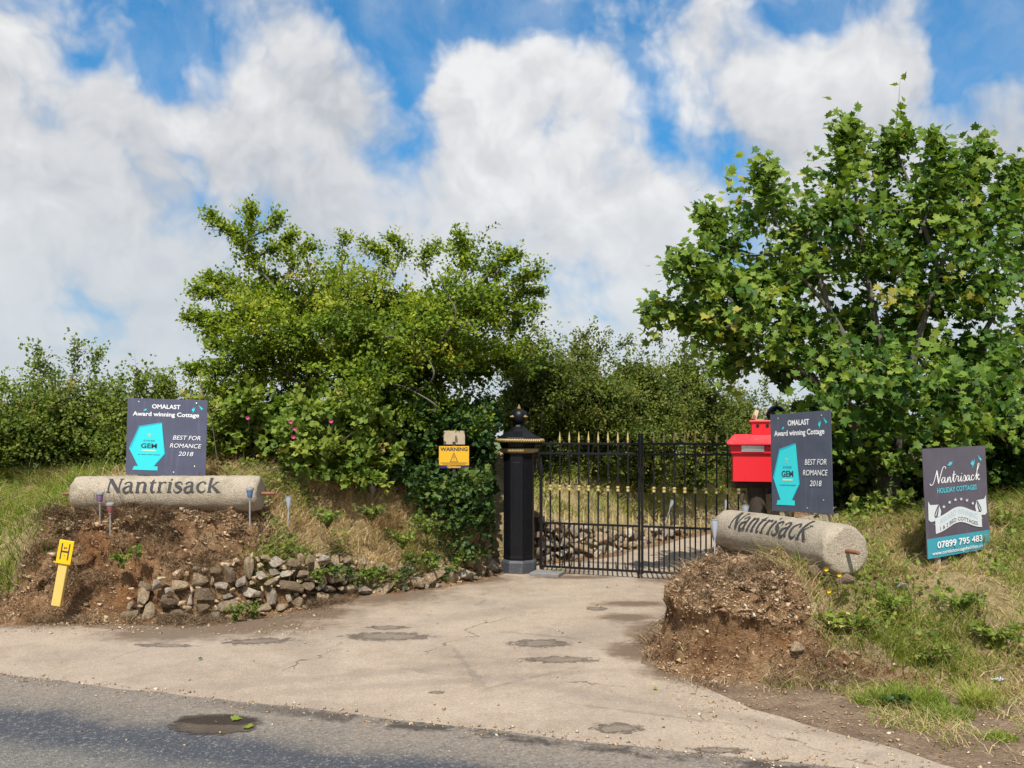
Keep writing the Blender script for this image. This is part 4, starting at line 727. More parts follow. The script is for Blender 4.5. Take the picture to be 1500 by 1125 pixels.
def wall(FT, i0, i1, top, label, maxn, smin, smax, dx=.0):
    pts = FT[i0:i1 + 1, :2]; seg = np.linalg.norm(np.diff(pts, axis=0), axis=1); cum = np.r_[0, np.cumsum(seg)]
    e = empty('stone_wall', (float(pts[0][0]), float(pts[0][1]), 0), label, 'dry stone wall'); base = np.array(e.location)
    placed = []; tries = 0
    for r0, cnt in ((smax, 7), ((smax * 2 + smin) / 3, 22), ((smax + smin) / 2, 60), (smin * 1.25, 260), (smin * .8, 500)):
        for _ in range(cnt * 9):
            if len(placed) >= maxn: break
            s = random.uniform(0, cum[-1]); r = r0 * random.uniform(.8, 1.2); z = random.uniform(r * .5, 1) * 1.0
            tp = top(s / cum[-1])
            z = random.uniform(r * .35, max(r * .5, tp - r * .5))
            if z > tp: continue
            if all(((s - a) / 1.2) ** 2 + ((z - b) * 1.15) ** 2 > ((r + q) * .78) ** 2 for a, b, q in placed): placed.append((s, z, r))
    VS = []; FS = []; ofs = 0; placed.sort(key=lambda q: -q[2])
    for num, (s, z, r) in enumerate(placed):
        i = min(int(np.searchsorted(cum, s) - 1), len(seg) - 1); i = max(i, 0); t = (s - cum[i]) / seg[i]; p = pts[i] + t * (pts[i + 1] - pts[i]); tg = (pts[i + 1] - pts[i]) / seg[i]; nrm = np.array([-tg[1], tg[0]])
        inn = -.035 + z * .16 + random.uniform(-.02, .025); q = p + nrm * inn; ang = math.atan2(tg[1], tg[0])
        mi = random.choices((0, 1, 2), (4.5, 4.5, 2.2))[0]; fl = random.random()
        sc = (r * random.uniform(1.05, 1.45), r * .9, r * random.uniform(.62, .95)) if fl < .75 else (r * .6, r * .9, r * 1.35)
        ro = (random.uniform(-.25, .25), random.uniform(-.45, .45), ang + random.uniform(-.35, .35))
        if num < 97: rock('stone', (q[0] - base[0], q[1] - base[1], z), sc, ro, mi, e)
        else:
            me = SM[random.randrange(9)][0]; v = np.array([w.co[:] for w in me.vertices]) * sc; from_e = np.array(Matrix(((1, 0, 0), (0, 1, 0), (0, 0, 1)))); 
            from mathutils import Euler
            v = v @ np.array(Euler(ro).to_matrix()).T + [q[0] - base[0], q[1] - base[1], z]
            for pl in me.polygons:
                vi = list(pl.vertices); FS += [(vi[0] + ofs, vi[k] + ofs, vi[k + 1] + ofs) for k in range(1, len(vi) - 1)]
            VS.append(v); ofs += len(v)
    if VS:
        o = fromnp('small_stones', np.concatenate(VS), np.array(FS), M['stone'], e); o['kind'] = 'stuff'
    # packed earth core behind the stones
    n = 60; C = []; 
    for s in np.linspace(0, cum[-1], n):
        i = min(max(int(np.searchsorted(cum, s) - 1), 0), len(seg) - 1); t = (s - cum[i]) / seg[i]; p = pts[i] + t * (pts[i + 1] - pts[i]); tg = (pts[i + 1] - pts[i]) / seg[i]; nrm = np.array([-tg[1], tg[0]]); tp = top(s / cum[-1]) * .92
        for f, g in ((0, .035), (.35, .07), (.7, .11), (1, .17), (1.0, .40)):
            q = p + nrm * (g + random.uniform(-.012, .012)); C.append((q[0] - base[0], q[1] - base[1], tp * f))
    idx = np.arange(n * 5).reshape(n, 5); fq = np.stack([idx[:-1, :-1], idx[1:, :-1], idx[1:, 1:], idx[:-1, 1:]], -1).reshape(-1, 4)
    fromnp('earth_core', np.array(C), fq, M['core'], e, smooth=True)
# insert a start vertex so that the wall begins where it does in the photo
def topA(t): return float(np.interp(t, [0, .10, .25, .42, .52, .62, .70, .8, .9, 1], [.30, .46, .56, .48, .40, .30, .22, .22, .28, .58]))
FW = np.vstack([[(-3.42, 7.63, 0, 0, 0, 0)], FL[5:12]]); FW[-1, :2] = (-.24, 10.35)
wall(FW, 0, len(FW) - 1, topA, 'tumbledown wall of pale rubble stones at the foot of the left bank', 230, .038, .105)
FW2 = np.vstack([[(.24, 10.95, 0, 0, 0, 0)], FL[13:15]]); FW2[1, :2] = (1.2, 11.78)
wall(FW2, 0, 2, lambda t: float(np.interp(t, [0, .15, .4, 1], [.75, .55, .34, .2])), 'rubble wall along the drive behind the black gate', 110, .04, .11)
for (px, py, Y, s, mi, lab) in [(1237, 852, 6.0, .062, 0, 'buff wedge stone under the near end of the right roller'), (1319, 871, 6.3, .055, 1, 'white quartz stone lying in the grass below the holiday cottages board'), (1380, 832, 6.75, .06, 2, 'flat brown stone at the foot of the holiday cottages board'),
                                (1195, 838, 6.2, .055, 2, 'grey slate piece tucked under the right roller'), (1030, 925, 6.0, .05, 0, 'brown stone on the face of the right earth bank'), (1168, 955, 5.85, .06, 0, 'reddish stone at the foot of the right earth bank'), (1295, 1002, 5.66, .03, 0, 'small tan stone on the bare soil by the drive'), (1468, 968, 5.9, .05, 1, 'pale stone beside the litter at the right edge'), (247, 868, 7.6, .05, 1, 'pale stone beside the yellow marker post')]:
    p = PX(px, py, Y); x, y = p[0], p[1]; z = max(float(hR(x, y)[0] if x > 0 else hL(x, y)[0]), 0.)
    if py < 990 and abs(z - p[2]) < .5: z = p[2] if z < p[2] else z
    o = rock('loose_stone', (x, y, z + s * .35), (s * 1.3, s, s * .8), (random.uniform(-.2, .2), random.uniform(-.2, .2), random.uniform(0, 3)), mi); tag(o, lab, 'stone')
o = rock('boulder', tuple(PX(1135, 745, 8.6) ), (.24, .22, .18), (0, .1, .4), 0, None, 3); tag(o, 'rounded grey boulder beneath the red letter box', 'boulder')

# ------------------------------------------------------------------ lettering
def strokes_strip(pts, w, m=7, closed=False):
    """centre line + widths -> (left, right) outline arrays in 2-D"""
    P = np.asarray([p[:2] for p in pts], float); ws = np.asarray([p[2] if len(p) > 2 else w for p in pts], float)
    if len(P) > 2: C = spline(P, m); Wd = spline(np.c_[ws, ws], m)[:, 0]
    else: t = np.linspace(0, 1, m + 1)[:, None]; C = P[0] * (1 - t) + P[1] * t; Wd = np.linspace(ws[0], ws[1], m + 1)
    T = np.gradient(C, axis=0); T = unit(T); Nn = np.c_[-T[:, 1], T[:, 0]]; return C - Nn * Wd[:, None] / 2, C + Nn * Wd[:, None] / 2
SERIF = {  # (advance, [strokes of (x, y, width)])
 'N': (1.08, [[(.14, 0, .085), (.14, 1.0, .085)], [(.10, 1.0, .19), (.86, .02, .19)], [(.86, 0, .08), (.86, 1.04, .08)], [(0, .02, .05), (.28, .02, .05)], [(-.04, 1.01, .05), (.2, 1.01, .05)], [(.72, 1.02, .05), (1.02, 1.02, .05)]]),
 'a': (.86, [[(.12, .56, .10), (.22, .70, .07), (.40, .73, .07), (.55, .60, .13), (.57, .30, .15), (.58, .10, .13), (.66, .02, .08), (.76, .06, .04)], [(.56, .45, .05), (.34, .40, .07), (.12, .26, .13), (.14, .06, .14), (.30, -.01, .09), (.46, .05, .06), (.56, .16, .05)]]),
 'n': (.92, [[(.18, .72, .15), (.18, 0, .15)], [(.20, .52, .05), (.36, .70, .07), (.54, .69, .10), (.66, .52, .15), (.66, 0, .15)], [(.02, .69, .04), (.2, .72, .06)], [(.03, .015, .05), (.34, .015, .05)], [(.52, .015, .05), (.84, .015, .05)]]),
 't': (.58, [[(.24, .98, .03), (.22, .70, .14), (.22, .16, .15), (.30, .01, .10), (.48, .06, .04)], [(.02, .68, .06), (.48, .68, .06)]]),
 'r': (.68, [[(.18, .72, .15), (.18, 0, .15)], [(.20, .50, .05), (.34, .68, .08), (.46, .71, .11), (.56, .64, .13)], [(.02, .69, .04), (.2, .72, .06)], [(.03, .015, .05), (.36, .015, .05)]]),
 'i': (.44, [[(.19, .72, .15), (.19, 0, .15)], [(.02, .69, .04), (.2, .72, .06)], [(.03, .015, .05), (.36, .015, .05)], [(.14, .95, .13), (.25, .95, .13)]]),
 's': (.70, [[(.56, .52, .05), (.50, .68, .06), (.32, .73, .08), (.14, .60, .12), (.20, .44, .16), (.42, .32, .18), (.56, .18, .13), (.42, .02, .08), (.22, 0, .07), (.08, .10, .06), (.06, .22, .04)]]),
 'c': (.76, [[(.62, .56, .14), (.52, .70, .08), (.36, .73, .06), (.16, .58, .11), (.10, .36, .16), (.18, .12, .13), (.38, .0, .09), (.56, .05, .06), (.68, .16, .04)]]),
 'k': (.90, [[(.18, 1.12, .15), (.18, 0, .15)], [(.02, 1.09, .04), (.2, 1.12, .06)], [(.22, .32, .05), (.64, .70, .05)], [(.34, .42, .12), (.76, .02, .17)], [(.03, .015, .05), (.34, .015, .05)], [(.5, .71, .04), (.78, .71, .04)], [(.62, .015, .05), (.92, .015, .05)]])}
def layout(txt, glyphs):
    x = 0; out = []
    for ch in txt:
        adv, st = glyphs[ch]
        for s in st: out.append([(a[0] + x,) + tuple(a[1:]) for a in s])
        x += adv
    return out, x
def strip_mesh(strips, fmap):
    V = []; Fq = []; off = 0
    for k, (Lf, Rt) in enumerate(strips):
        n = len(Lf); a = fmap(Lf, k); b = fmap(Rt, k); V += [a, b]; i = np.arange(n - 1); Fq.append(np.stack([off + i, off + n + i, off + n + i + 1, off + i + 1], -1)); off += 2 * n
    return np.concatenate(V), np.concatenate(Fq)
def textmesh(s, size, bold=0., shear=0., spacing=1., align='CENTER'):
    cu = bpy.data.curves.new('t', 'FONT'); cu.body = s; cu.size = size; cu.align_x = align; cu.shear = shear; cu.offset = bold; cu.space_character = spacing; cu.resolution_u = 3; cu.fill_mode = 'FRONT'
    o = bpy.data.objects.new('t', cu); COL.objects.link(o); dg = bpy.context.evaluated_depsgraph_get(); me = bpy.data.meshes.new_from_object(o.evaluated_get(dg)); COL.objects.unlink(o); bpy.data.objects.remove(o)
    return me
def board_frame(TL, TR, BL):
    c = (TR + BL) / 2; u = Vector(TR - TL); v = Vector(TL - BL); w, h = u.length, v.length; u.normalize(); v = (v - u * v.dot(u)).normalized(); n = u.cross(v)
    mt = Matrix((u, v, n)).transposed().to_4x4(); mt.translation = c; return mt, w, h
class Board:
    """printed panel in its own plane: x right, y up, +z towards the reader"""
    def __init__(s, name, TL, TR, BL, mk, label, cat, group=None, thick=.006):
        s.mt, s.w, s.h = board_frame(TL, TR, BL); s.e = empty(name, (0, 0, 0), label, cat, group); s.e.matrix_world = s.mt
        bm = bmesh.new(); box(bm, (0, 0, -thick / 2), (s.w, s.h, thick)); s.panel = frombm('panel', bm, M[mk], s.e, bevel=.001); s.z = .0016
    def uv(s, x, y): return ((x - .5) * s.w, (.5 - y) * s.h)      # x,y: 0..1 from the top left
    def poly(s, name, pts, mk, parent=None, lift=None):
        z = lift if lift is not None else s.z; s.z += .0003; P = [(*s.uv(*p), 0) for p in pts]; tri = tessellate_polygon([[Vector(p) for p in P]])
        V = np.array(P); V[:, 2] = z; f = np.array([t if np.cross(V[t[1]] - V[t[0]], V[t[2]] - V[t[0]])[2] > 0 else t[::-1] for t in tri]); return fromnp(name, V, f, M[mk], parent or s.e)
    def text(s, txt, x, y, hgt, mk, width=None, bold=0., shear=0., name='lettering', parent=None, warp=None, align='CENTER'):
        """hgt: cap height as a share of the board height, centred at x, baseline y"""
        me = textmesh(txt, 1, bold, shear); P = np.array([v.co[:] for v in me.vertices]); cap = .73; k = hgt * s.h / cap; kx = k
        P[:, 0] -= (P[:, 0].max() + P[:, 0].min()) / 2; ww = np.ptp(P[:, 0])
        if width: kx = width * s.w / ww
        bx, by = s.uv(x, y); P[:, 0] = P[:, 0] * kx; P[:, 1] = P[:, 1] * k
        if warp: P[:, 1] += warp(P[:, 0] / s.w) * s.h
        P[:, 0] += bx; P[:, 1] += by; P[:, 2] = s.z; s.z += .0003
        me.vertices.foreach_set('co', P.astype(np.float32).ravel()); me.update(); return link(name, me, M[mk], parent or s.e)
    def strip(s, name, strokes, mk, f, parent=None, m=7):
        z = s.z; s.z += .0003; st = [strokes_strip(q, .02, m) for q in strokes]
        V, Fq = strip_mesh(st, lambda A, k: np.c_[f(A), np.full(len(A), z + k * .00003)]); return fromnp(name, V, Fq, M[mk], parent or s.e)
    def post(s, x, y0, y1, sec, mk, z=-.03, name='post'):
        bm = bmesh.new(); a = s.uv(x, y0); b = s.uv(x, y1); box(bm, ((a[0] + b[0]) / 2, (a[1] + b[1]) / 2, z), (sec, abs(a[1] - b[1]), sec)); return frombm(name, bm, M[mk], s.e, bevel=.003)
BIRD1 = [(0, .5), (.25, .35), (.45, .1), (.5, .4), (.75, .3), (1, .05), (.85, .5), (.6, .75), (.3, 1), (.4, .7), (.15, .65)]
BIRD2 = [(0, .0), (.35, .12), (.55, .35), (.8, .45), (1, .8), (.75, .72), (.62, 1), (.5, .62), (.25, .5), (.4, .36)]
BIRD3 = [(0, .75), (.3, .55), (.55, .1), (.68, .3), (1, .12), (.9, .6), (.62, .85), (.35, .9)]
def birdset(b, items, mk='teal'):
    for shp, x, y, w, h in items: b.poly('bird_motif', [(x + u * w, y + v * h) for u, v in shp], mk)
def award(TL, TR, BL, mk, label, gr):
    b = Board('award_board', TL, TR, BL, mk, label, 'sign board', gr)
    b.text('OMALAST', .485, .125, .056, 'white', .355, .022); b.text('Award winning Cottage', .485, .225, .056, 'white', .83, .022)
    birdset(b, [(BIRD3, .20, .128, .045, .036), (BIRD1, .805, .085, .045, .09), (BIRD2, .885, .07, .065, .065)])
    g = b.poly('gem_motif', [(.155, .36), (.435, .305), (.49, .715), (.36, .88), (.40, .885), (.40, .935), (.085, .935), (.105, .885), (.155, .885), (.035, .65)], 'teal')
    b.poly('gem_facet', [(.155, .36), (.435, .305), (.435, .32), (.165, .38), (.06, .65), (.035, .65)], 'teal_dk', g); b.poly('gem_facet', [(.49, .715), (.435, .305), (.442, .34), (.475, .715), (.345, .88), (.36, .88)], 'teal_dk', g)
    b.text('SYKES', .285, .56, .022, 'greyink', .145, .02, parent=g); b.text('GEM', .285, .645, .062, 'ink', .20, .025, parent=g); b.poly('pale_bar', [(.20, .668), (.372, .668), (.372, .686), (.20, .686)], 'cream', g); [b.poly('fine_print', [(.15 + x, .727), (.15 + x + w, .727), (.15 + x + w, .733), (.15 + x, .733)], 'greyink', g) for x, w in ((0, .028), (.038, .07), (.118, .06), (.188, .09))]
    b.strip('emblem', [[(.262, -.475, .008), (.285, -.46, .008), (.308, -.475, .008)], [(.268, -.492, .007), (.285, -.48, .007), (.302, -.492, .007)], [(.276, -.507, .006), (.285, -.497, .006), (.294, -.507, .006)]], 'cream', lambda A: np.c_[(A[:, 0] - .5) * b.w, (.5 + A[:, 1]) * b.h], g)
    b.text('BEST FOR', .755, .525, .058, 'white', .345, .0, .22); b.text('ROMANCE', .745, .63, .058, 'white', .395, .0, .22); b.text('2018', .75, .735, .058, 'white', .19, .0, .22)
    for x, y in ((.86, .87), (.14, .045), (.86, .045), (.60, .955)):
        bm = bmesh.new(); lathe(bm, [(.007, 0), (.007, .002), (.004, .0035)], 12, 0, Matrix.Translation((*b.uv(x, y), .0005))); frombm('screw', bm, M['silver'], b.e)
    return b
YL = 8.72
b = award(PX(186, 583, YL), PX(303, 586.5, YL), PX(185, 695, YL), 'navy', 'slate blue award board standing square behind the left stone roller', 'matching award boards'); b.post(.2, .1, 1.4, .045, 'timber'); b.post(.8, .1, 1.4, .045, 'timber')
b = award(PX(1130, 607.5, 7.5), PX(1219, 600.5, 6.92), PX(1129, 748, 7.5), 'navy_shaded', 'award board in a shaded tone seen at an angle above the right stone roller', 'matching award boards'); b.post(.16, .1, 1.35, .05, 'timber'); b.post(.86, .1, 1.35, .05, 'timber')

SCRIPT = [ # hand-drawn copperplate word, x right, y up, baseline 0, x-height ~.42
 [(-.20, .03, .05), (-.22, -.05, .06), (-.08, -.09, .05), (.08, .10, .05), (.40, .95, .06)], [(.38, .95, .09), (.42, .55, .11), (.48, -.02, .08)], [(.48, -.02, .05), (.70, .65, .06), (.90, 1.13, .05), (1.08, 1.18, .05), (1.14, 1.04, .06)],
 [(1.02, .36, .06), (.88, .40, .05), (.74, .20, .08), (.78, .02, .07), (.92, .10, .05), (1.04, .40, .06), (1.00, .10, .09), (1.08, .0, .05), (1.20, .16, .04)],
 [(1.20, .16, .04), (1.28, .40, .07), (1.24, .0, .08)], [(1.24, .04, .04), (1.40, .38, .05), (1.48, .34, .08), (1.46, .08, .08), (1.54, .0, .05), (1.66, .2, .04)],
 [(1.66, .2, .04), (1.84, .82, .06), (1.74, .2, .09), (1.80, .0, .05), (1.92, .14, .04)], [(1.66, .52, .045), (1.98, .56, .045)],
 [(1.92, .14, .04), (2.06, .46, .05), (2.08, .38, .05), (2.20, .38, .06), (2.14, .12, .08), (2.20, .0, .05), (2.32, .14, .04)],
 [(2.32, .14, .04), (2.44, .40, .06), (2.38, .08, .09), (2.46, .0, .05), (2.56, .12, .04)], [(2.47, .58, .07), (2.52, .60, .07)],
 [(2.56, .12, .04), (2.74, .46, .05), (2.80, .14, .09), (2.70, -.02, .06), (2.60, .06, .05)], [(2.80, .10, .04), (2.92, .14, .04)],
 [(3.14, .36, .06), (3.00, .40, .05), (2.88, .20, .08), (2.92, .02, .07), (3.04, .10, .05), (3.16, .40, .06), (3.12, .10, .09), (3.20, .0, .05), (3.30, .12, .04)],
 [(3.54, .34, .07), (3.44, .41, .05), (3.32, .22, .08), (3.36, .02, .06), (3.50, .04, .05), (3.66, .24, .04)],
 [(3.66, .24, .04), (4.02, 1.02, .05), (4.08, 1.22, .05), (3.98, 1.20, .05), (3.84, .60, .08), (3.74, .0, .08)], [(3.76, .2, .04), (3.94, .42, .05), (4.02, .36, .06), (3.86, .24, .06), (3.96, .02, .08), (4.10, .06, .04)]]
def cottage_sign():
    b = Board('holiday_board', PX(1361.5, 659, 6.62), PX(1452, 654, 7.12), PX(1348.5, 819, 6.50), 'plum', 'leaning plum grey holiday cottages board with a teal band on the right bank', 'sign board')
    b.poly('band', [(.0005, .82), (.9995, .82), (.9995, .9995), (.0005, .9995)], 'teal_band')
    birdset(b, [(BIRD3, .36, .125, .085, .05), (BIRD1, .735, .115, .075, .095), (BIRD2, .85, .09, .08, .065)], 'teal_txt')
    b.strip('script_lettering', SCRIPT, 'white', lambda A: np.c_[(.085 + (A[:, 0] + .22) / 4.35 * .80 - .5) * b.w, (.5 - .325 + A[:, 1] * .125) * b.h], m=6)
    b.text('HOLIDAY COTTAGES', .50, .415, .048, 'teal_txt', .63, .02)
    rb = [(.13, .735)]
    up = lambda x: .62 - .105 * math.sin(math.pi * (x - .13) / .70) ** 1.2 if 0 < (x - .13) / .70 < 1 else .62
    xs = np.linspace(.13, .87, 25); f = lambda x, o: o - .085 * math.exp(-((x - .5) / .23) ** 2)
    for side in (-1, 1):
        sx = lambda x: .5 + side * x
        b.poly('ribbon_tail', [(sx(.46), .48), (sx(.43), .515), (sx(.30), .52), (sx(.34), .60), (sx(.37), .665), (sx(.43), .67), (sx(.465), .65)], 'offwhite')
        b.poly('ribbon_fold', [(sx(.30), .525), (sx(.27), .58), (sx(.285), .625), (sx(.335), .64), (sx(.31), .58)], 'offwhite')
        b.strip('ribbon_outline', [[(sx(.305), -.525, .012), (sx(.335), -.56, .014), (sx(.365), -.605, .014), (sx(.36), -.63, .014), (sx(.30), -.635, .01)]], 'ink', lambda A: np.c_[(A[:, 0] - .5) * b.w, (.5 + A[:, 1]) * b.h])
    b.poly('ribbon', [(x, f(x, .645)) for x in xs] + [(x, f(x, .79)) for x in xs[::-1]], 'offwhite')
    wf = lambda u: .085 * (np.exp(-(u / .23) ** 2) - 1)
    b.text('AWARD WINNING', .5, .633, .055, 'fadedblue', .60, .01, warp=wf); b.text('1 & 2 BED COTTAGES', .5, .690, .036, 'ink', .60, .01, warp=wf)
    for k in range(6):
        x = .5 + (k - 2.5) * .092; y = .545 - .055 * (1 - ((k - 2.5) / 2.5) ** 2); b.poly('star', [(x + (.030 if i % 2 == 0 else .012) * math.sin(i * math.pi / 5), y - (.030 if i % 2 == 0 else .012) * .62 * math.cos(i * math.pi / 5)) for i in range(10)], 'offwhite')
    b.text('07899 795 483', .5, .915, .062, 'white', .72, .02); b.text('www.cornishcottageholidays.co.uk', .5, .972, .034, 'white', .88, .01)
    for x in (.13, .88): 
        bm = bmesh.new(); lathe(bm, [(.006, 0), (.006, .003), (.003, .004)], 12, 0, Matrix.Translation((*b.uv(x, .70), .0015))); frombm('screw', bm, M['silver'], b.e)
    b.post(.2, .5, 1.25, .035, 'timber'); b.post(.8, .5, 1.25, .035, 'timber')
cottage_sign()
def warning():
    Y = 9.75
    b = Board('warning_sign', PX(643, 653.5, Y), PX(687, 653.5, Y), PX(643, 686, Y), 'amber', 'small yellow warning sign half buried in the dark ivy', 'sign', thick=.004)
    b.text('WARNING', .5, .215, .165, 'ink', .92, .035)
    b.strip('warning_triangle', [[(.5, -.30, .02), (.62, -.70, .02)], [(.63, -.70, .02), (.37, -.70, .02)], [(.38, -.70, .02), (.5, -.30, .02)], [(.5, -.42, .022), (.5, -.56, .022)], [(.5, -.60, .022), (.5, -.63, .022)]], 'ink', lambda A: np.c_[(A[:, 0] - .5) * b.w, (.5 + A[:, 1]) * b.h])
    b.poly('text_rule', [(.05, .745), (.95, .745), (.95, .765), (.05, .765)], 'ink'); b.poly('text_rule', [(.12, .80), (.88, .80), (.88, .815), (.12, .815)], 'rust')
    b.poly('footer', [(.001, .86), (.999, .86), (.999, .999), (.001, .999)], 'indigo'); b.text('Qvision', .5, .975, .10, 'yellow', .44, .03)
    b.post(.5, -.2, 3.4, .035, 'log', -.025)
    t = Board('backing_board', PX(650, 631, Y + .03), PX(681, 631, Y + .03), PX(650, 651, Y + .03), 'backing', 'tan wooden board scrap above the yellow warning sign', 'board', thick=.012); t.post(.5, .3, 3, .03, 'log', -.03)
warning()

# ------------------------------------------------------------------ stone rollers
def roller(A, B, rad, txt0, txtlen, hgt, phi0, label, slant=0.):
    """axis from A to B; lettering starts at txt0 along the axis, centred at angle phi0 (0 = up, positive towards the reader)"""
    A, B = Vector(A), Vector(B); ax = (B - A).normalized(); L = (B - A).length; up = Vector((0, 0, 1)); fr = ax.cross(up).normalized(); up = fr.cross(ax)   # fr: towards the reader
    mt = Matrix((ax, -fr, up)).transposed().to_4x4(); mt.translation = (A + B) / 2
    e = empty('stone_roller', (0, 0, 0), label, 'stone roller', 'carved granite rollers'); e.matrix_world = mt
    n = 72; prof = []
    for t in np.linspace(0, 1, 8): a = t * math.pi / 2; prof.append((rad - .035 + .035 * math.sin(a), -L / 2 + .035 - .035 * math.cos(a)))
    prof = [(.001, -L / 2 + .004), (rad * .5, -L / 2 + .003)] + prof + [(rad, z) for z in np.linspace(-L / 2 + .08, L / 2 - .08, 60)] + [(r, -z) for r, z in prof[::-1]] + [(rad * .5, L / 2 - .003), (.001, L / 2 - .004)]
    V = np.array([(z, -r * math.sin(a), r * math.cos(a)) for r, z in prof for a in np.linspace(0, 2 * math.pi, n, endpoint=False)])
    dd = (vnoise(V + 30, 4, 3, 8) - .5) * .010 + (vnoise(V + 30, 28, 3, 9) - .5) * .008
    chip = (vnoise(V + 9, 9, 3, 14) - .5) * .07 * sstep(np.abs(V[:, 0]), L / 2 - .10, L / 2)
    rr = np.hypot(V[:, 1], V[:, 2])[:, None]; V[:, 1:] += V[:, 1:] / (rr + 1e-6) * (dd - np.abs(chip))[:, None] * (rr > rad * .6)
    V[:, 0] += (vnoise(V + 50, 14, 3, 4) - .5) * .012 * sstep(np.abs(V[:, 0]), L / 2 - .06, L / 2)
    i = np.arange(len(prof) - 1)[:, None] * n + np.arange(n)[None]; j = np.arange(len(prof) - 1)[:, None] * n + (np.arange(n)[None] + 1) % n
    fromnp('granite_drum', V, np.stack([i, j, j + n, i + n], -1).reshape(-1, 4), M['granite'], e, smooth=True)
    st, wtot = layout('Nantrisack', SERIF); st = [strokes_strip([(a[0], a[1], a[2] * 1.22) for a in s], .1, 8) for s in st]; k = txtlen / wtot
    def fm(Q, kk):
        x = -L / 2 + txt0 + (Q[:, 0] + slant * Q[:, 1]) * k; arc = (Q[:, 1] - .5) * hgt; ph = phi0 - arc / rad; r = rad + .0065 + kk * .00004
        return np.c_[x, -r * np.sin(ph), r * np.cos(ph)]
    V2, F2 = strip_mesh(st, fm); fromnp('carved_lettering', V2, F2, M['carve'], e)
    for s in (-1, 1):
        bm = bmesh.new(); lathe(bm, [(.016, 0), (.017, .05), (.015, .14), (.010, .145)], 10, 0, Matrix.Translation((s * (L / 2 - .01), 0, 0)) @ Matrix.Rotation(s * math.pi / 2, 4, 'Y')); frombm('axle_stub', bm, M['rust'], e, True)
    return e
YR = 8.38; s = YR / F
roller(PX(112, 723.5, YR), PX(382.5, 723, YR), 26.3 * s, 56 * s, 163 * s, 21.5 * s, 1.02, 'granite roller lying level on the left bank carved with the house name')
roller((2.0, 7.9, .790), (2.416, 6.15, .828), .190, .36, 1.20, .175, .80, 'granite roller slanting towards the road on the right bank', .10)

# ------------------------------------------------------------------ gate pillars
PL = np.array([.085, 10.45]); PR = np.array([2.91, 9.40]); gd = (PR - PL) / np.linalg.norm(PR - PL); GA = math.atan2(gd[1], gd[0])
def pillar(loc, label):
    e = empty('gate_pillar', (*loc, 0), label, 'gate pillar', 'black gate pillars', (0, 0, GA + R(10)))
    o8 = math.pi / 8; k = 1 / math.cos(math.pi / 8)
    def oct(name, prof, mk, bev=.004, par=e):
        bm = bmesh.new(); lathe(bm, [(r * k, z) for r, z in prof], 8, o8); return frombm(name, bm, M[mk], par, bevel=bev)
    oct('plinth', [(.205, 0), (.205, .13), (.19, .155), (.175, .16)], 'plinth', .006)
    sh = oct('shaft', [(.178, .16), (.182, .19), (.178, .21), (.176, 1.42), (.182, 1.44), (.19, 1.455)], 'black')
    for kk in range(8):
        a = kk * math.pi / 4; bm = bmesh.new(); ap = .1775
        box(bm, (ap, 0, .82), (.008, .085, 1.05)); bmesh.ops.transform(bm, matrix=Matrix.Rotation(a, 4, 'Z'), verts=bm.verts); frombm('shaft_panel', bm, M['black'], sh, bevel=.003)
    oct('neck_moulding', [(.19, 1.455), (.222, 1.475), (.226, 1.49), (.222, 1.507), (.20, 1.512)], 'gold', .003)
    oct('frieze', [(.20, 1.512), (.21, 1.53), (.225, 1.575)], 'black')
    cor = oct('cornice', [(.235, 1.575), (.265, 1.59), (.265, 1.622), (.245, 1.63)], 'black')
    pts = []; nn = 8 * 12
    for c in range(8):
        a0, a1 = o8 + c * math.pi / 4, o8 + (c + 1) * math.pi / 4; p0 = np.array([math.cos(a0), math.sin(a0)]) * .280 * k; p1 = np.array([math.cos(a1), math.sin(a1)]) * .280 * k
        for t in np.linspace(0, 1, 12, endpoint=False): pts.append((*(p0 * (1 - t) + p1 * t), 1.606))
    lines = []
    P = np.array(pts); 
    for ph in (0, math.pi):   # twisted rope: two strands
        u = np.linspace(0, nn, nn * 4); ii = u.astype(int) % nn; jj = (ii + 1) % nn; f = (u - np.floor(u))[:, None]; C = P[ii] * (1 - f) + P[jj] * f; rad = unit(np.c_[C[:, :2], C[:, 0] * 0]); th = u * 2 * math.pi / 3.2 + ph
        C = C + rad * (.011 * np.cos(th))[:, None]; C[:, 2] += .011 * np.sin(th); lines.append((C, np.full(len(C), .013)))
    V, Fq = tubes(lines, 6); fromnp('rope_moulding', V, Fq, M['gold'], cor, smooth=True)
    oct('roof', [(.255, 1.631), (.245, 1.645), (.13, 1.715), (.065, 1.775), (.055, 1.80)], 'black', .003)
    bm = bmesh.new(); lathe(bm, [(.05, 1.795), (.062, 1.805)] + [(.105 * math.cos(a), 1.895 + .105 * math.sin(a)) for a in np.linspace(-.85, 1.5, 22)], 32); ball = frombm('ball_finial', bm, M['black'], e, True)
    def stud(mtx):
        bm = bmesh.new(); lathe(bm, [(.024, 0), (.018, .012), (.016, .02), (.003, .055)], 4, 0, mtx); frombm('gold_spike', bm, M['gold'], ball)
    stud(Matrix.Translation((0, 0, 1.995)))
    for kk in range(4): stud(Matrix.Translation((0, 0, 1.895)) @ Matrix.Rotation(kk * math.pi / 2 + R(45) - R(10) - GA + R(-2), 4, 'Z') @ Matrix.Rotation(math.pi / 2, 4, 'Y') @ Matrix.Translation((0, 0, .096)))
pillar(PL, 'black octagonal gate pillar with gold rings at the ivy on the left'); pillar(PR, 'black gate pillar mostly hidden behind the right award board')
bm = bmesh.new(); box(bm, (.42, 10.17, .022), (.36, .26, .044), Matrix.Rotation(GA, 3, 'Z')); tag(frombm('threshold_slab', bm, M['slate'], bevel=.008), 'flat grey slab beside the foot of the left gate pillar', 'slab')

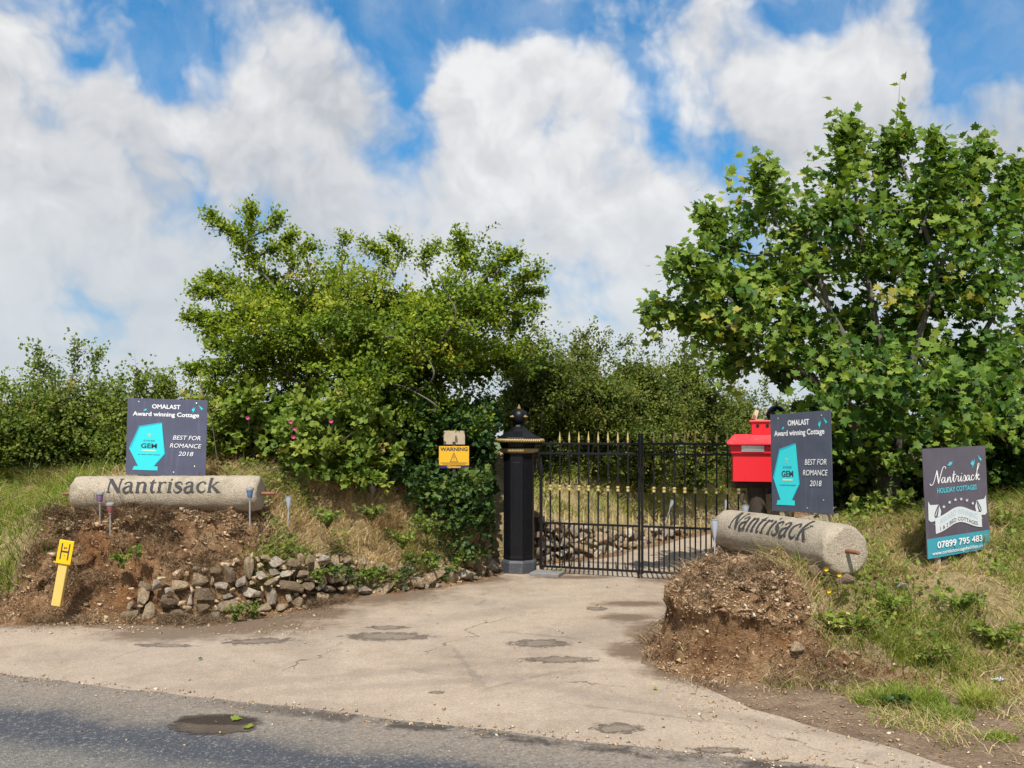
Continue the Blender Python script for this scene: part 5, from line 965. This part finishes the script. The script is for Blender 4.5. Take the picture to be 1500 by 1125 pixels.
# ------------------------------------------------------------------ gate leaves
def spike(name, x, z, h, r, parent):
    bm = bmesh.new(); lathe(bm, [(r * .75, 0), (r * .95, h * .06), (r * .75, h * .12), (r * 1.25, h * .22), (r * 1.05, h * .32), (r * .42, h * .8), (.001, h)], 10, 0, Matrix.Translation((x, 0, z))); return frombm(name, bm, M['palegold'], parent, True)
def gate(sgn, label):
    org = PL if sgn > 0 else PR; off = .215
    e = empty('gate_leaf', (*(org + sgn * gd * off), 0), label, 'gate leaf', 'wrought iron gate leaves', (0, 0, GA)); Wd = 3.014 / 2 - off - .004
    X = lambda t: sgn * t
    def bar(name, x0, z0, x1, z1, sec, mk='blackiron', par=e, dy=0, dp=None):
        bm = bmesh.new(); box(bm, ((x0 + x1) / 2, dy, (z0 + z1) / 2), (max(abs(x1 - x0), sec), dp or sec, max(abs(z1 - z0), sec))); return frombm(name, bm, M[mk], par, bevel=.002)
    hs = bar('stile', X(.07), .05, X(.07), 1.16, .032); bm = bmesh.new(); lathe(bm, [(.012, 0), (.022, .03), (.040, .09), (.016, .18), (.002, .26)], 8, 0, Matrix.Translation((X(.07), 0, 1.16)) @ Matrix.Diagonal((1, .5, 1, 1))); frombm('spear_finial', bm, M['blackiron'], hs, True)
    bar('stile', X(Wd - .014), .055, X(Wd - .014), 1.69, .026)
    for z, a in ((1.57, 0), (1.45, 0), (.61, .07), (.085, .05)): bar('rail', X(a - (.03 if a == 0 else 0)), z, X(Wd - .028), z, .024, dp=.030)
    n = 9; xs = [.07 + (Wd - .03 - .07) * (k + 1) / 10 for k in range(n)]
    for k, x in enumerate(xs):
        b = bar('bar', X(x), .085, X(x), 1.59, .0175)
        if k > 0: spike('spearhead', X(x), 1.58, .135, .0125, b)
        bm = bmesh.new(); lathe(bm, [(.010, 1.005), (.019, 1.010), (.021, 1.02), (.019, 1.03), (.013, 1.035), (.013, 1.043), (.019, 1.048), (.021, 1.058), (.019, 1.068), (.010, 1.073)], 14, 0, Matrix.Translation((X(x), 0, 0))); frombm('gold_collar', bm, M['palegold'], b, True)
    xd = [.07] + xs + [Wd - .03]
    for a, c in zip(xd, xd[1:]):
        x = (a + c) / 2; b = bar('dog_bar', X(x), .085, X(x), .63, .015); spike('spearhead', X(x), .622, .15, .0105, b)
    if sgn > 0: bar('drop_bolt', X(Wd - .02), .012, X(Wd - .02), .09, .02)
gate(1, 'black wrought iron gate leaf with gold spikes hung on the left pillar'); gate(-1, 'black wrought iron gate leaf with gold spikes half hidden by the red letter box')

# ------------------------------------------------------------------ letter box
def letterbox():
    Y = 8.15; s = Y / F; x0, x1 = (1075 - 750) * s, (1160 - 750) * s; cx = (x0 + x1) / 2; w = x1 - x0; Z = lambda py: HC - (py - HOR) * s; dep = .40
    zb, zm, ze, zr = Z(706), Z(663), Z(651), Z(640)
    e = empty('letter_box', (cx, Y, zb), 'bright red house shaped letter box with silver flap beside the gate', 'letter box', None, (0, 0, R(-13)))
    def bx(name, c, sz, mk, par=e, bev=.004): bm = bmesh.new(); box(bm, c, sz); return frombm(name, bm, M[mk], par, bevel=bev)
    bx('body', (0, dep / 2, (zm - zb) / 2), (w, dep, zm - zb), 'red'); lid = bx('upper_body', (0, dep / 2 - .01, (zm + ze) / 2 - zb + .002), (w + .035, dep + .03, ze - zm + .02), 'red')
    bm = bmesh.new(); a, b2, h0, h1 = w / 2 + .055, w / 2 - .02, ze - zb, zr - zb + .005; y0, y1 = -.075, dep + .06
    vs = [bm.verts.new(p) for p in ((-a, y0, h0), (a, y0, h0), (a, y1, h0), (-a, y1, h0), (-a, y0, h0 + .018), (a, y0, h0 + .018), (a, y1, h0 + .018), (-a, y1, h0 + .018), (-b2, y0 + .16, h1 + .02), (b2, y0 + .16, h1 + .02), (b2, y1 - .14, h1 + .02), (-b2, y1 - .14, h1 + .02))]
    for f in ((0, 3, 2, 1), (0, 1, 5, 4), (1, 2, 6, 5), (2, 3, 7, 6), (3, 0, 4, 7), (4, 5, 9, 8), (5, 6, 10, 9), (6, 7, 11, 10), (7, 4, 8, 11), (8, 9, 10, 11)): bm.faces.new([vs[i] for i in f])
    frombm('roof', bm, M['redroof'], e, bevel=.004)
    tz0, tz1 = zr - zb + .01, Z(618) - zb; tw = .20
    tower = bx('chimney', (0, .17, (tz0 + tz1) / 2 - .01), (tw, .2, tz1 - tz0 + .02), 'red'); bx('chimney_cap', (0, .17, tz1 + .008), (tw + .04, .235, .018), 'redroof', tower)
    for x in (-.045, .045):
        bm = bmesh.new(); lathe(bm, [(.016, 0), (.016, .004)], 16, 0, Matrix.Translation((x, .0685, (tz0 + tz1) / 2 + .03)) @ Matrix.Rotation(math.pi / 2, 4, 'X')); frombm('vent_hole_disc', bm, M['dark'], tower)  # flat black discs paint the dark inside of the holes
    sx0, sx1 = (1087 - 750) * s - cx, (1119 - 750) * s - cx; fz = (Z(651.5) + Z(661)) / 2 - zb - .005
    fl = bx('slot_flap', ((sx0 + sx1) / 2, -.030, fz), (sx1 - sx0, .008, .060), 'silver', lid, .002); bx('flap_lip', ((sx0 + sx1) / 2, -.0375, fz - .002), (sx1 - sx0 - .02, .007, .022), 'silver', fl, .002)
    # support log
    g = float(hR(cx, Y + .25)[0]); lg = empty('support_log', (cx, Y + .2, g), 'dark rough log carrying the red letter box', 'log')
    V, Fq = tubes([(spline([(-.05, 0, -.15), (.02, 0, .1), (-.01, 0, (zb - g) - .06)], 6), np.linspace(.10, .085, 13))], 12); fromnp('stump', V, Fq, M['log'], lg, smooth=True)
    bm = bmesh.new(); box(bm, (0, 0, zb - g - .035), (w * .85, .12, .068)); frombm('cross_piece', bm, M['log'], lg, bevel=.015)
    V, Fq = tubes([(spline([(-.14, -.05, zb - g - .10), (-.17, -.08, zb - g - .18), (-.12, -.1, zb - g - .26)], 6), np.linspace(.022, .014, 13))], 8); fromnp('dead_branch', V, Fq, M['log'], lg, smooth=True)
    wb = empty('wood_block', (cx - .02, Y + .15, Z(617)), 'small pale wooden block tilted on top of the letter box', 'wood block'); bm = bmesh.new(); box(bm, (-.01, 0, .065), (.036, .05, .095), Matrix.Rotation(R(16), 3, 'Y')); frombm('block', bm, M['pale_timber'], wb, bevel=.003)
    bm = bmesh.new(); box(bm, (.02, 0, .012), (.09, .06, .02)); frombm('foot', bm, M['timber'], wb, bevel=.003)
letterbox()

# ------------------------------------------------------------------ hydrant marker
def marker():
    a = PX(82, 880, 7.42); t = PX(98, 792, 7.42); v = Vector(t - a); L = v.length; v.normalize(); u = (Vector((1, .1, 0)) - v * v.dot(Vector((1, .1, 0)))).normalized(); n = u.cross(v); mt = Matrix((u, v, n)).transposed().to_4x4(); mt.translation = a
    e = empty('hydrant_marker', (0, 0, 0), 'leaning yellow hydrant marker post with a black H plate by the left bank', 'marker post'); e.matrix_world = mt; k = 7.42 / F
    bm = bmesh.new(); vs = box(bm, (0, L * .38, -.03), (13 * k, L * .95, .05))
    frombm('post', bm, M['paleyellow'], e, bevel=.006)
    bm = bmesh.new(); box(bm, (.004, L - 17 * k, .004), (21 * k, 35 * k, .012)); pl = frombm('plate', bm, M['yellow'], e, bevel=.005)
    bm = bmesh.new(); cy = L - 16 * k
    for x in (-5.2, 5.2): box(bm, (.004 + x * k, cy, .0112), (1.7 * k, 24 * k, .002))
    box(bm, (.004, cy, .0112), (8.2 * k, 2.4 * k, .002)); frombm('letter', bm, M['ink'], pl)
    bm = bmesh.new()
    for dx, dy, w in ((-1.6, 6.2, 1.5), (1.2, 6.2, 2.2), (-.3, 4.6, 3.6), (.2, -6, 1.6)): box(bm, (.004 + dx * k, cy + dy * k, .0112), (w * k, .9 * k, .002))
    frombm('worn_digits', bm, M['ink'], pl)
    for x in (-.035,): 
        bm = bmesh.new(); box(bm, (x - .03, L - 33 * k, .004), (.02, .008, .008)); frombm('tab', bm, M['yellow'], pl)
marker()

# ------------------------------------------------------------------ solar lights
def solar(px, ptop, pbot, Y, kind, label, tilt=0):
    s = Y / F; z1 = HC - (ptop - HOR) * s; z0 = HC - (pbot - HOR) * s; x = (px - 750) * s; h = z1 - z0
    e = empty('solar_light', (x, Y, z0), label, 'garden light', 'small solar lights pushed into the banks', (tilt * .3, tilt, 0))
    def lt(name, prof, mk, par=e, n=20): bm = bmesh.new(); lathe(bm, prof, n); return frombm(name, bm, M[mk], par, True)
    if kind == 'frost':
        lt('stake', [(.005, -.1), (.005, h * .48)], 'frost', n=8); c = lt('cone_shade', [(.007, h * .40), (.014, h * .50), (.034, h * .96), (.034, h * .985)], 'frost'); lt('cap', [(.036, h * .98), (.036, h), (.02, h + .004)], 'steel', c)
    else:
        hh = .16; lt('stake', [(.0085, -.12), (.0085, h - hh * .55)], 'steel', n=10); c = lt('bowl_shade', [(.018, h - hh * .62), (.021, h - hh * .60), (.032, h - hh * .17)], kind)
        lt('cap', [(.036, h - hh * .18), (.038, h - hh * .10), (.036, h - .006), (.026, h), (.004, h)], 'steel', c); lt('collar', [(.019, h - hh * .66), (.019, h - hh * .60)], 'steel', c)
solar(146.5, 720, 760, 8.06, 'lilac', 'steel solar light with a lilac bowl before the left end of the level roller'); solar(161.5, 736, 775, 7.95, 'rosy', 'steel solar light with a reddish bowl lowest in front of the level roller'); solar(366, 714, 752, 8.08, 'bluep', 'steel solar light with a blue bowl before the right end of the level roller')
solar(422, 727, 760, 8.62, 'frost', 'frosted cone solar light in the dry grass right of the level roller', R(2)); solar(545.5, 712, 738, 9.7, 'frost', 'frosted cone solar light below the brambles left of the warning sign', R(-2)); solar(1047, 761, 808, 7.55, 'frost', 'frosted cone solar light at the far end of the slanting roller'); solar(1092, 740, 775, 8.0, 'frost', 'frosted cone solar light under the letter box')
solar(878, 742, 770, 12.5, 'frost', 'frosted cone solar light behind the left gate leaf'); solar(977, 731, 758, 13.6, 'frost', 'frosted cone solar light tilted behind the right gate leaf', R(18)); solar(1061, 732, 756, 14.2, 'frost', 'far frosted cone solar light beyond the right gate leaf', R(8))

# ------------------------------------------------------------------ small plants, flowers, litter
def weed(px, py, Y, n, r, size, mk, label, hgt=.18, leaf=LEAF3, cat='weed', upright=.8):
    p = PX(px, py, Y); f = hR if p[0] > 0 else hL; z = max(float(f(p[0], p[1])[0]), 0); z = min(z, p[2] + .05) if abs(z - p[2]) < .35 else max(p[2], 0)
    base = np.array([p[0], p[1] - .02, z]); e = empty('weed_plant', tuple(base), label, cat, 'weeds growing on the banks'); P = []; D = []; ln = []
    m = max(4, n // 5)
    for k in range(m):
        a = random.uniform(0, 6.28); d = np.array([math.cos(a) * r, math.sin(a) * r * .6 - r * .35, hgt * random.uniform(.5, 1.1)]); C = spline([(0, 0, -.03), d * [.4, .4, .7], d], 5); ln.append((C, np.linspace(.003, .0012, len(C))))
        t = rng.uniform(.15, 1, 9) * (len(C) - 1.01); i = t.astype(int); P.append(C[i]); D.append(unit(rng.normal(0, .7, (9, 3)) + [0, -.2, .3]))
    P = np.concatenate(P); D = np.concatenate(D); N = unit(np.array([0, -.4, .8]) + rng.normal(0, .4, P.shape))
    leaves('foliage', P, D, N, size * .72 * rng.uniform(.6, 1.2, len(P)), rng.normal(.58, .2, len(P)), leaf, M[mk], e, np.zeros(3)); V, Fq = tubes(ln, 4); fromnp('stems', V, Fq, M['twig'], e)
for a in [(412, 790, 8.35, 110, .16, .06, 'bramble', 'leafy green weed on the bank right of the level roller', .20), (385, 800, 8.1, 60, .12, .05, 'hedge', 'darker weed hanging over the rubble wall', .14), (182, 826, 7.62, 55, .10, .05, 'bramble', 'small green weed on the bare earth below the level roller', .10), (205, 815, 7.68, 30, .08, .045, 'bramble', 'tiny sprig above the rubble wall on bare earth', .10),
          (345, 893, 7.62, 90, .09, .038, 'hedge', 'bushy weed at the foot of the rubble wall', .17), (372, 893, 7.75, 90, .10, .038, 'hedge', 'second bushy weed at the wall foot nearer the gate', .16), (480, 770, 8.7, 90, .20, .055, 'bramble', 'weed patch amid the dry grass of the left bank', .16), (590, 800, 9.2, 120, .2, .05, 'bramble', 'weed patch above the low stones below the warning sign', .18), (625, 780, 9.4, 120, .2, .05, 'bramble', 'yellowish weed patch on the corner of the left bank', .2), (660, 810, 9.7, 120, .2, .05, 'ivy', 'dark weed patch near the wall end by the pillar', .2), (690, 830, 10.1, 60, .12, .045, 'bramble', 'weed low on the wall near the black pillar', .14), (545, 760, 9.0, 90, .2, .05, 'hedge', 'green weed patch in the middle of the dry grass', .16),
          (430, 830, 8.2, 60, .10, .045, 'bramble', 'weed on top of the rubble stones', .12), (1215, 880, 5.95, 110, .13, .055, 'grass', 'dandelion rosette below the near end of the right roller', .12), (1250, 920, 5.95, 110, .15, .045, 'bramble', 'green weed at the edge of the right earth bank', .13), (1300, 905, 6.1, 90, .16, .045, 'bramble', 'weed in the middle of the right bank grass', .12), (1400, 900, 6.1, 110, .18, .05, 'bramble', 'broad weed under the holiday cottages board', .13), (1450, 930, 5.9, 150, .2, .05, 'bramble', 'large green weed at the right edge of the bank', .15), (1365, 960, 5.75, 90, .15, .045, 'bramble', 'low weed near the foot of the right bank', .12), (1310, 1028, 5.2, 60, .09, .06, 'ivy', 'dock leaves among the tufts on the right verge', .09), (1300, 745, 7.6, 110, .22, .075, 'bramble', 'tall weed between the two right hand boards', .3), (1262, 745, 7.7, 110, .2, .07, 'bramble', 'tall weed behind the near end of the right roller', .3),
          (1440, 790, 7.4, 110, .2, .06, 'bramble', 'weed beside the lower corner of the holiday cottages board', .2), (815, 835, 10.25, 30, .07, .035, 'bramble', 'small weed at the gate threshold', .08)]: weed(*a)
for i, (x, y, z) in enumerate(WALLWEEDS):     # tangle hanging over the low end of the wall
    e = empty('wall_weed', (x, y + .03, z), 'leafy weed rooted in the low wall between the dry grass and the black pillar', 'weed', 'weeds rooted in the wall'); m = random.randint(6, 13); P = []; D = []; ln = []
    for k in range(m):
        a = random.uniform(-1.2, 1.2); r = random.uniform(.05, .14); C = spline([(0, 0, 0), (math.sin(a) * r * .5, -.05, .05), (math.sin(a) * r, -.09, random.uniform(-.10, .09))], 5); ln.append((C, np.linspace(.0022, .001, len(C)))); t = rng.uniform(.15, 1, 11) * (len(C) - 1.01); P.append(C[t.astype(int)] + rng.normal(0, .012, (11, 3))); D.append(unit(rng.normal(0, .7, (11, 3)) + [0, -.3, .1]))
    P = np.concatenate(P); D = np.concatenate(D); N = unit(np.array([0, -.5, .75]) + rng.normal(0, .4, P.shape)); leaves('foliage', P, D, N, rng.uniform(.018, .042, len(P)), rng.normal(.5, .22, len(P)), LEAF3, M[random.choice(('bramble', 'hedge', 'bramble', 'ivy'))], e, np.zeros(3)); V, Fq = tubes(ln, 4); fromnp('stems', V, Fq, M['twig'], e)
def flowers(name, pts, mk, size, label, group, petals=14, stem=.12):
    for (px, py, Y), lb in zip(pts, label):
        p = PX(px, py, Y); e = empty(name, tuple(p - [0, 0, stem]), lb, 'flower', group); V, Fq = tubes([(spline([(0, .02, -.02), (.01, .01, stem * .5), (0, 0, stem)], 4), np.full(9, .0016))], 5); fromnp('stem', V, Fq, M['twig'], e)
        bm = bmesh.new(); c = bm.verts.new((0, 0, stem + .004)); rg = [bm.verts.new((size * (1 if k % 2 else .72) * math.cos(k * math.pi / petals), -.008 - size * .5 * (1 - 0) * math.sin(k * math.pi / petals) * .6, stem + size * .8 * math.sin(k * math.pi / petals))) for k in range(2 * petals)]
        for k in range(2 * petals): bm.faces.new((c, rg[k], rg[(k + 1) % (2 * petals)]))
        r = bmesh.ops.extrude_face_region(bm, geom=list(bm.faces)); bmesh.ops.translate(bm, vec=(0, .004, -.002), verts=[g for g in r['geom'] if isinstance(g, bmesh.types.BMVert)]); frombm('flower_head', bm, M[mk], e)
flowers('dandelion', [(1210, 834, 5.82), (1229, 842, 5.80), (1214, 866, 5.78)], 'petal', .016, ['yellow dandelion highest against the right roller', 'yellow dandelion under the axle end of the right roller', 'lowest yellow dandelion by the green rosette'], 'dandelions')
flowers('pink_flower', [(363, 612, 8.95), (485, 617, 8.75), (432, 628, 8.8), (430, 640, 8.8), (426, 618, 8.8)], 'pink', .024, ['bright pink rose flower high in the brambles', 'pink flower in the brambles under the hawthorn', 'middle pink foxglove bell among the brambles', 'lowest pink foxglove bell among the brambles', 'topmost pink foxglove bell among the brambles'], 'pink flowers in the brambles')
def hogweed(px, ptop, pbot, Y, lean, label):
    b = PX(px, pbot, Y); t = PX(px + lean, ptop, Y); e = empty('hogweed', tuple(b), label, 'wild flower', 'hogweed stalks'); d = t - b; lines = [(spline([(0, 0, -.1), d * .5 + [.03, 0, 0], d], 6), np.linspace(.007, .004, 13))]; hd = []
    for k in range(12):
        a = k * 2.4; r = .07 * math.sqrt(k / 12); q = d + np.array([r * math.cos(a), r * math.sin(a), .05 - r * .3]); lines.append(([d, (d + q) / 2, q], [.002, .0015, .001])); hd.append(q)
    V, Fq = tubes(lines, 5); fromnp('stem', V, Fq, M['twig'], e); hd = np.repeat(np.array(hd), 14, 0); hd = hd + rng.normal(0, .010, hd.shape); m = len(hd)
    leaves('umbel', hd, rdir(m), np.tile([0, -.3, 1.], (m, 1)) + rng.normal(0, .3, (m, 3)), np.full(m, .012), np.full(m, .5), LEAF2, M['umbel'], e, np.zeros(3))
hogweed(318, 560, 660, 9.3, -27, 'pale hogweed head leaning left beside the left award board'); hogweed(470, 590, 660, 9.2, 8, 'pale hogweed head standing under the hawthorn'); hogweed(450, 600, 660, 9.25, -6, 'shorter hogweed head under the hawthorn')
def scrap(px, py, Y, w, label):
    p = PX(px, py, Y); n = 9; gx, gy = np.meshgrid(np.linspace(-.5, .5, n), np.linspace(-.3, .3, n)); X = gx.ravel() * w; Yv = gy.ravel() * w; Z = vnoise(np.c_[gx.ravel() + px, gy.ravel(), gx.ravel() * 0], 5, 2, 3) * .035
    f = hR; z = max(float(f(p[0], p[1])[0]), 0.0) + .004; idx = np.arange(n * n).reshape(n, n); q = np.stack([idx[:-1, :-1], idx[:-1, 1:], idx[1:, 1:], idx[1:, :-1]], -1).reshape(-1, 4)
    o = fromnp('litter', np.c_[X, Yv, Z], q, M['litter'], None, True, loc=(p[0], p[1], z)); md = o.modifiers.new('s', 'SOLIDIFY'); md.thickness = .002; o.rotation_euler = (0, 0, .3); tag(o, label, 'litter', 'scraps of plastic litter')
scrap(1222, 962, 5.68, .12, 'crumpled clear plastic at the foot of the right earth bank'); scrap(1462, 990, 5.62, .08, 'crumpled plastic wrapper near the right edge of the verge')
def fallen(px, py, rot, label, size=.05):
    x, y = G(px, py); o = leaves('fallen_leaf', np.zeros((1, 3)), np.array([[math.cos(rot), math.sin(rot), .05]]), np.array([[0, -.2, 1.]]), np.array([size]), np.array([.85 if 'green' in label else .2]), SYC, M['sycamore'], None, np.zeros(3)); o.location = (x, y, .018); tag(o, label, 'leaf', 'fallen leaves')
fallen(340, 1058, .5, 'green leaf lying in the pothole', .062); fallen(366, 1070, 2.5, 'green leaf at the right rim of the pothole', .055); fallen(291, 968, .1, 'dark curled leaf on the drive', .032); fallen(710, 913, .3, 'small green leaf on the drive before the gate', .032); fallen(620, 880, 1.3, 'green leaf on the drive near the left wall', .032); fallen(958, 1012, .2, 'green leaf near the right drive edge', .032)
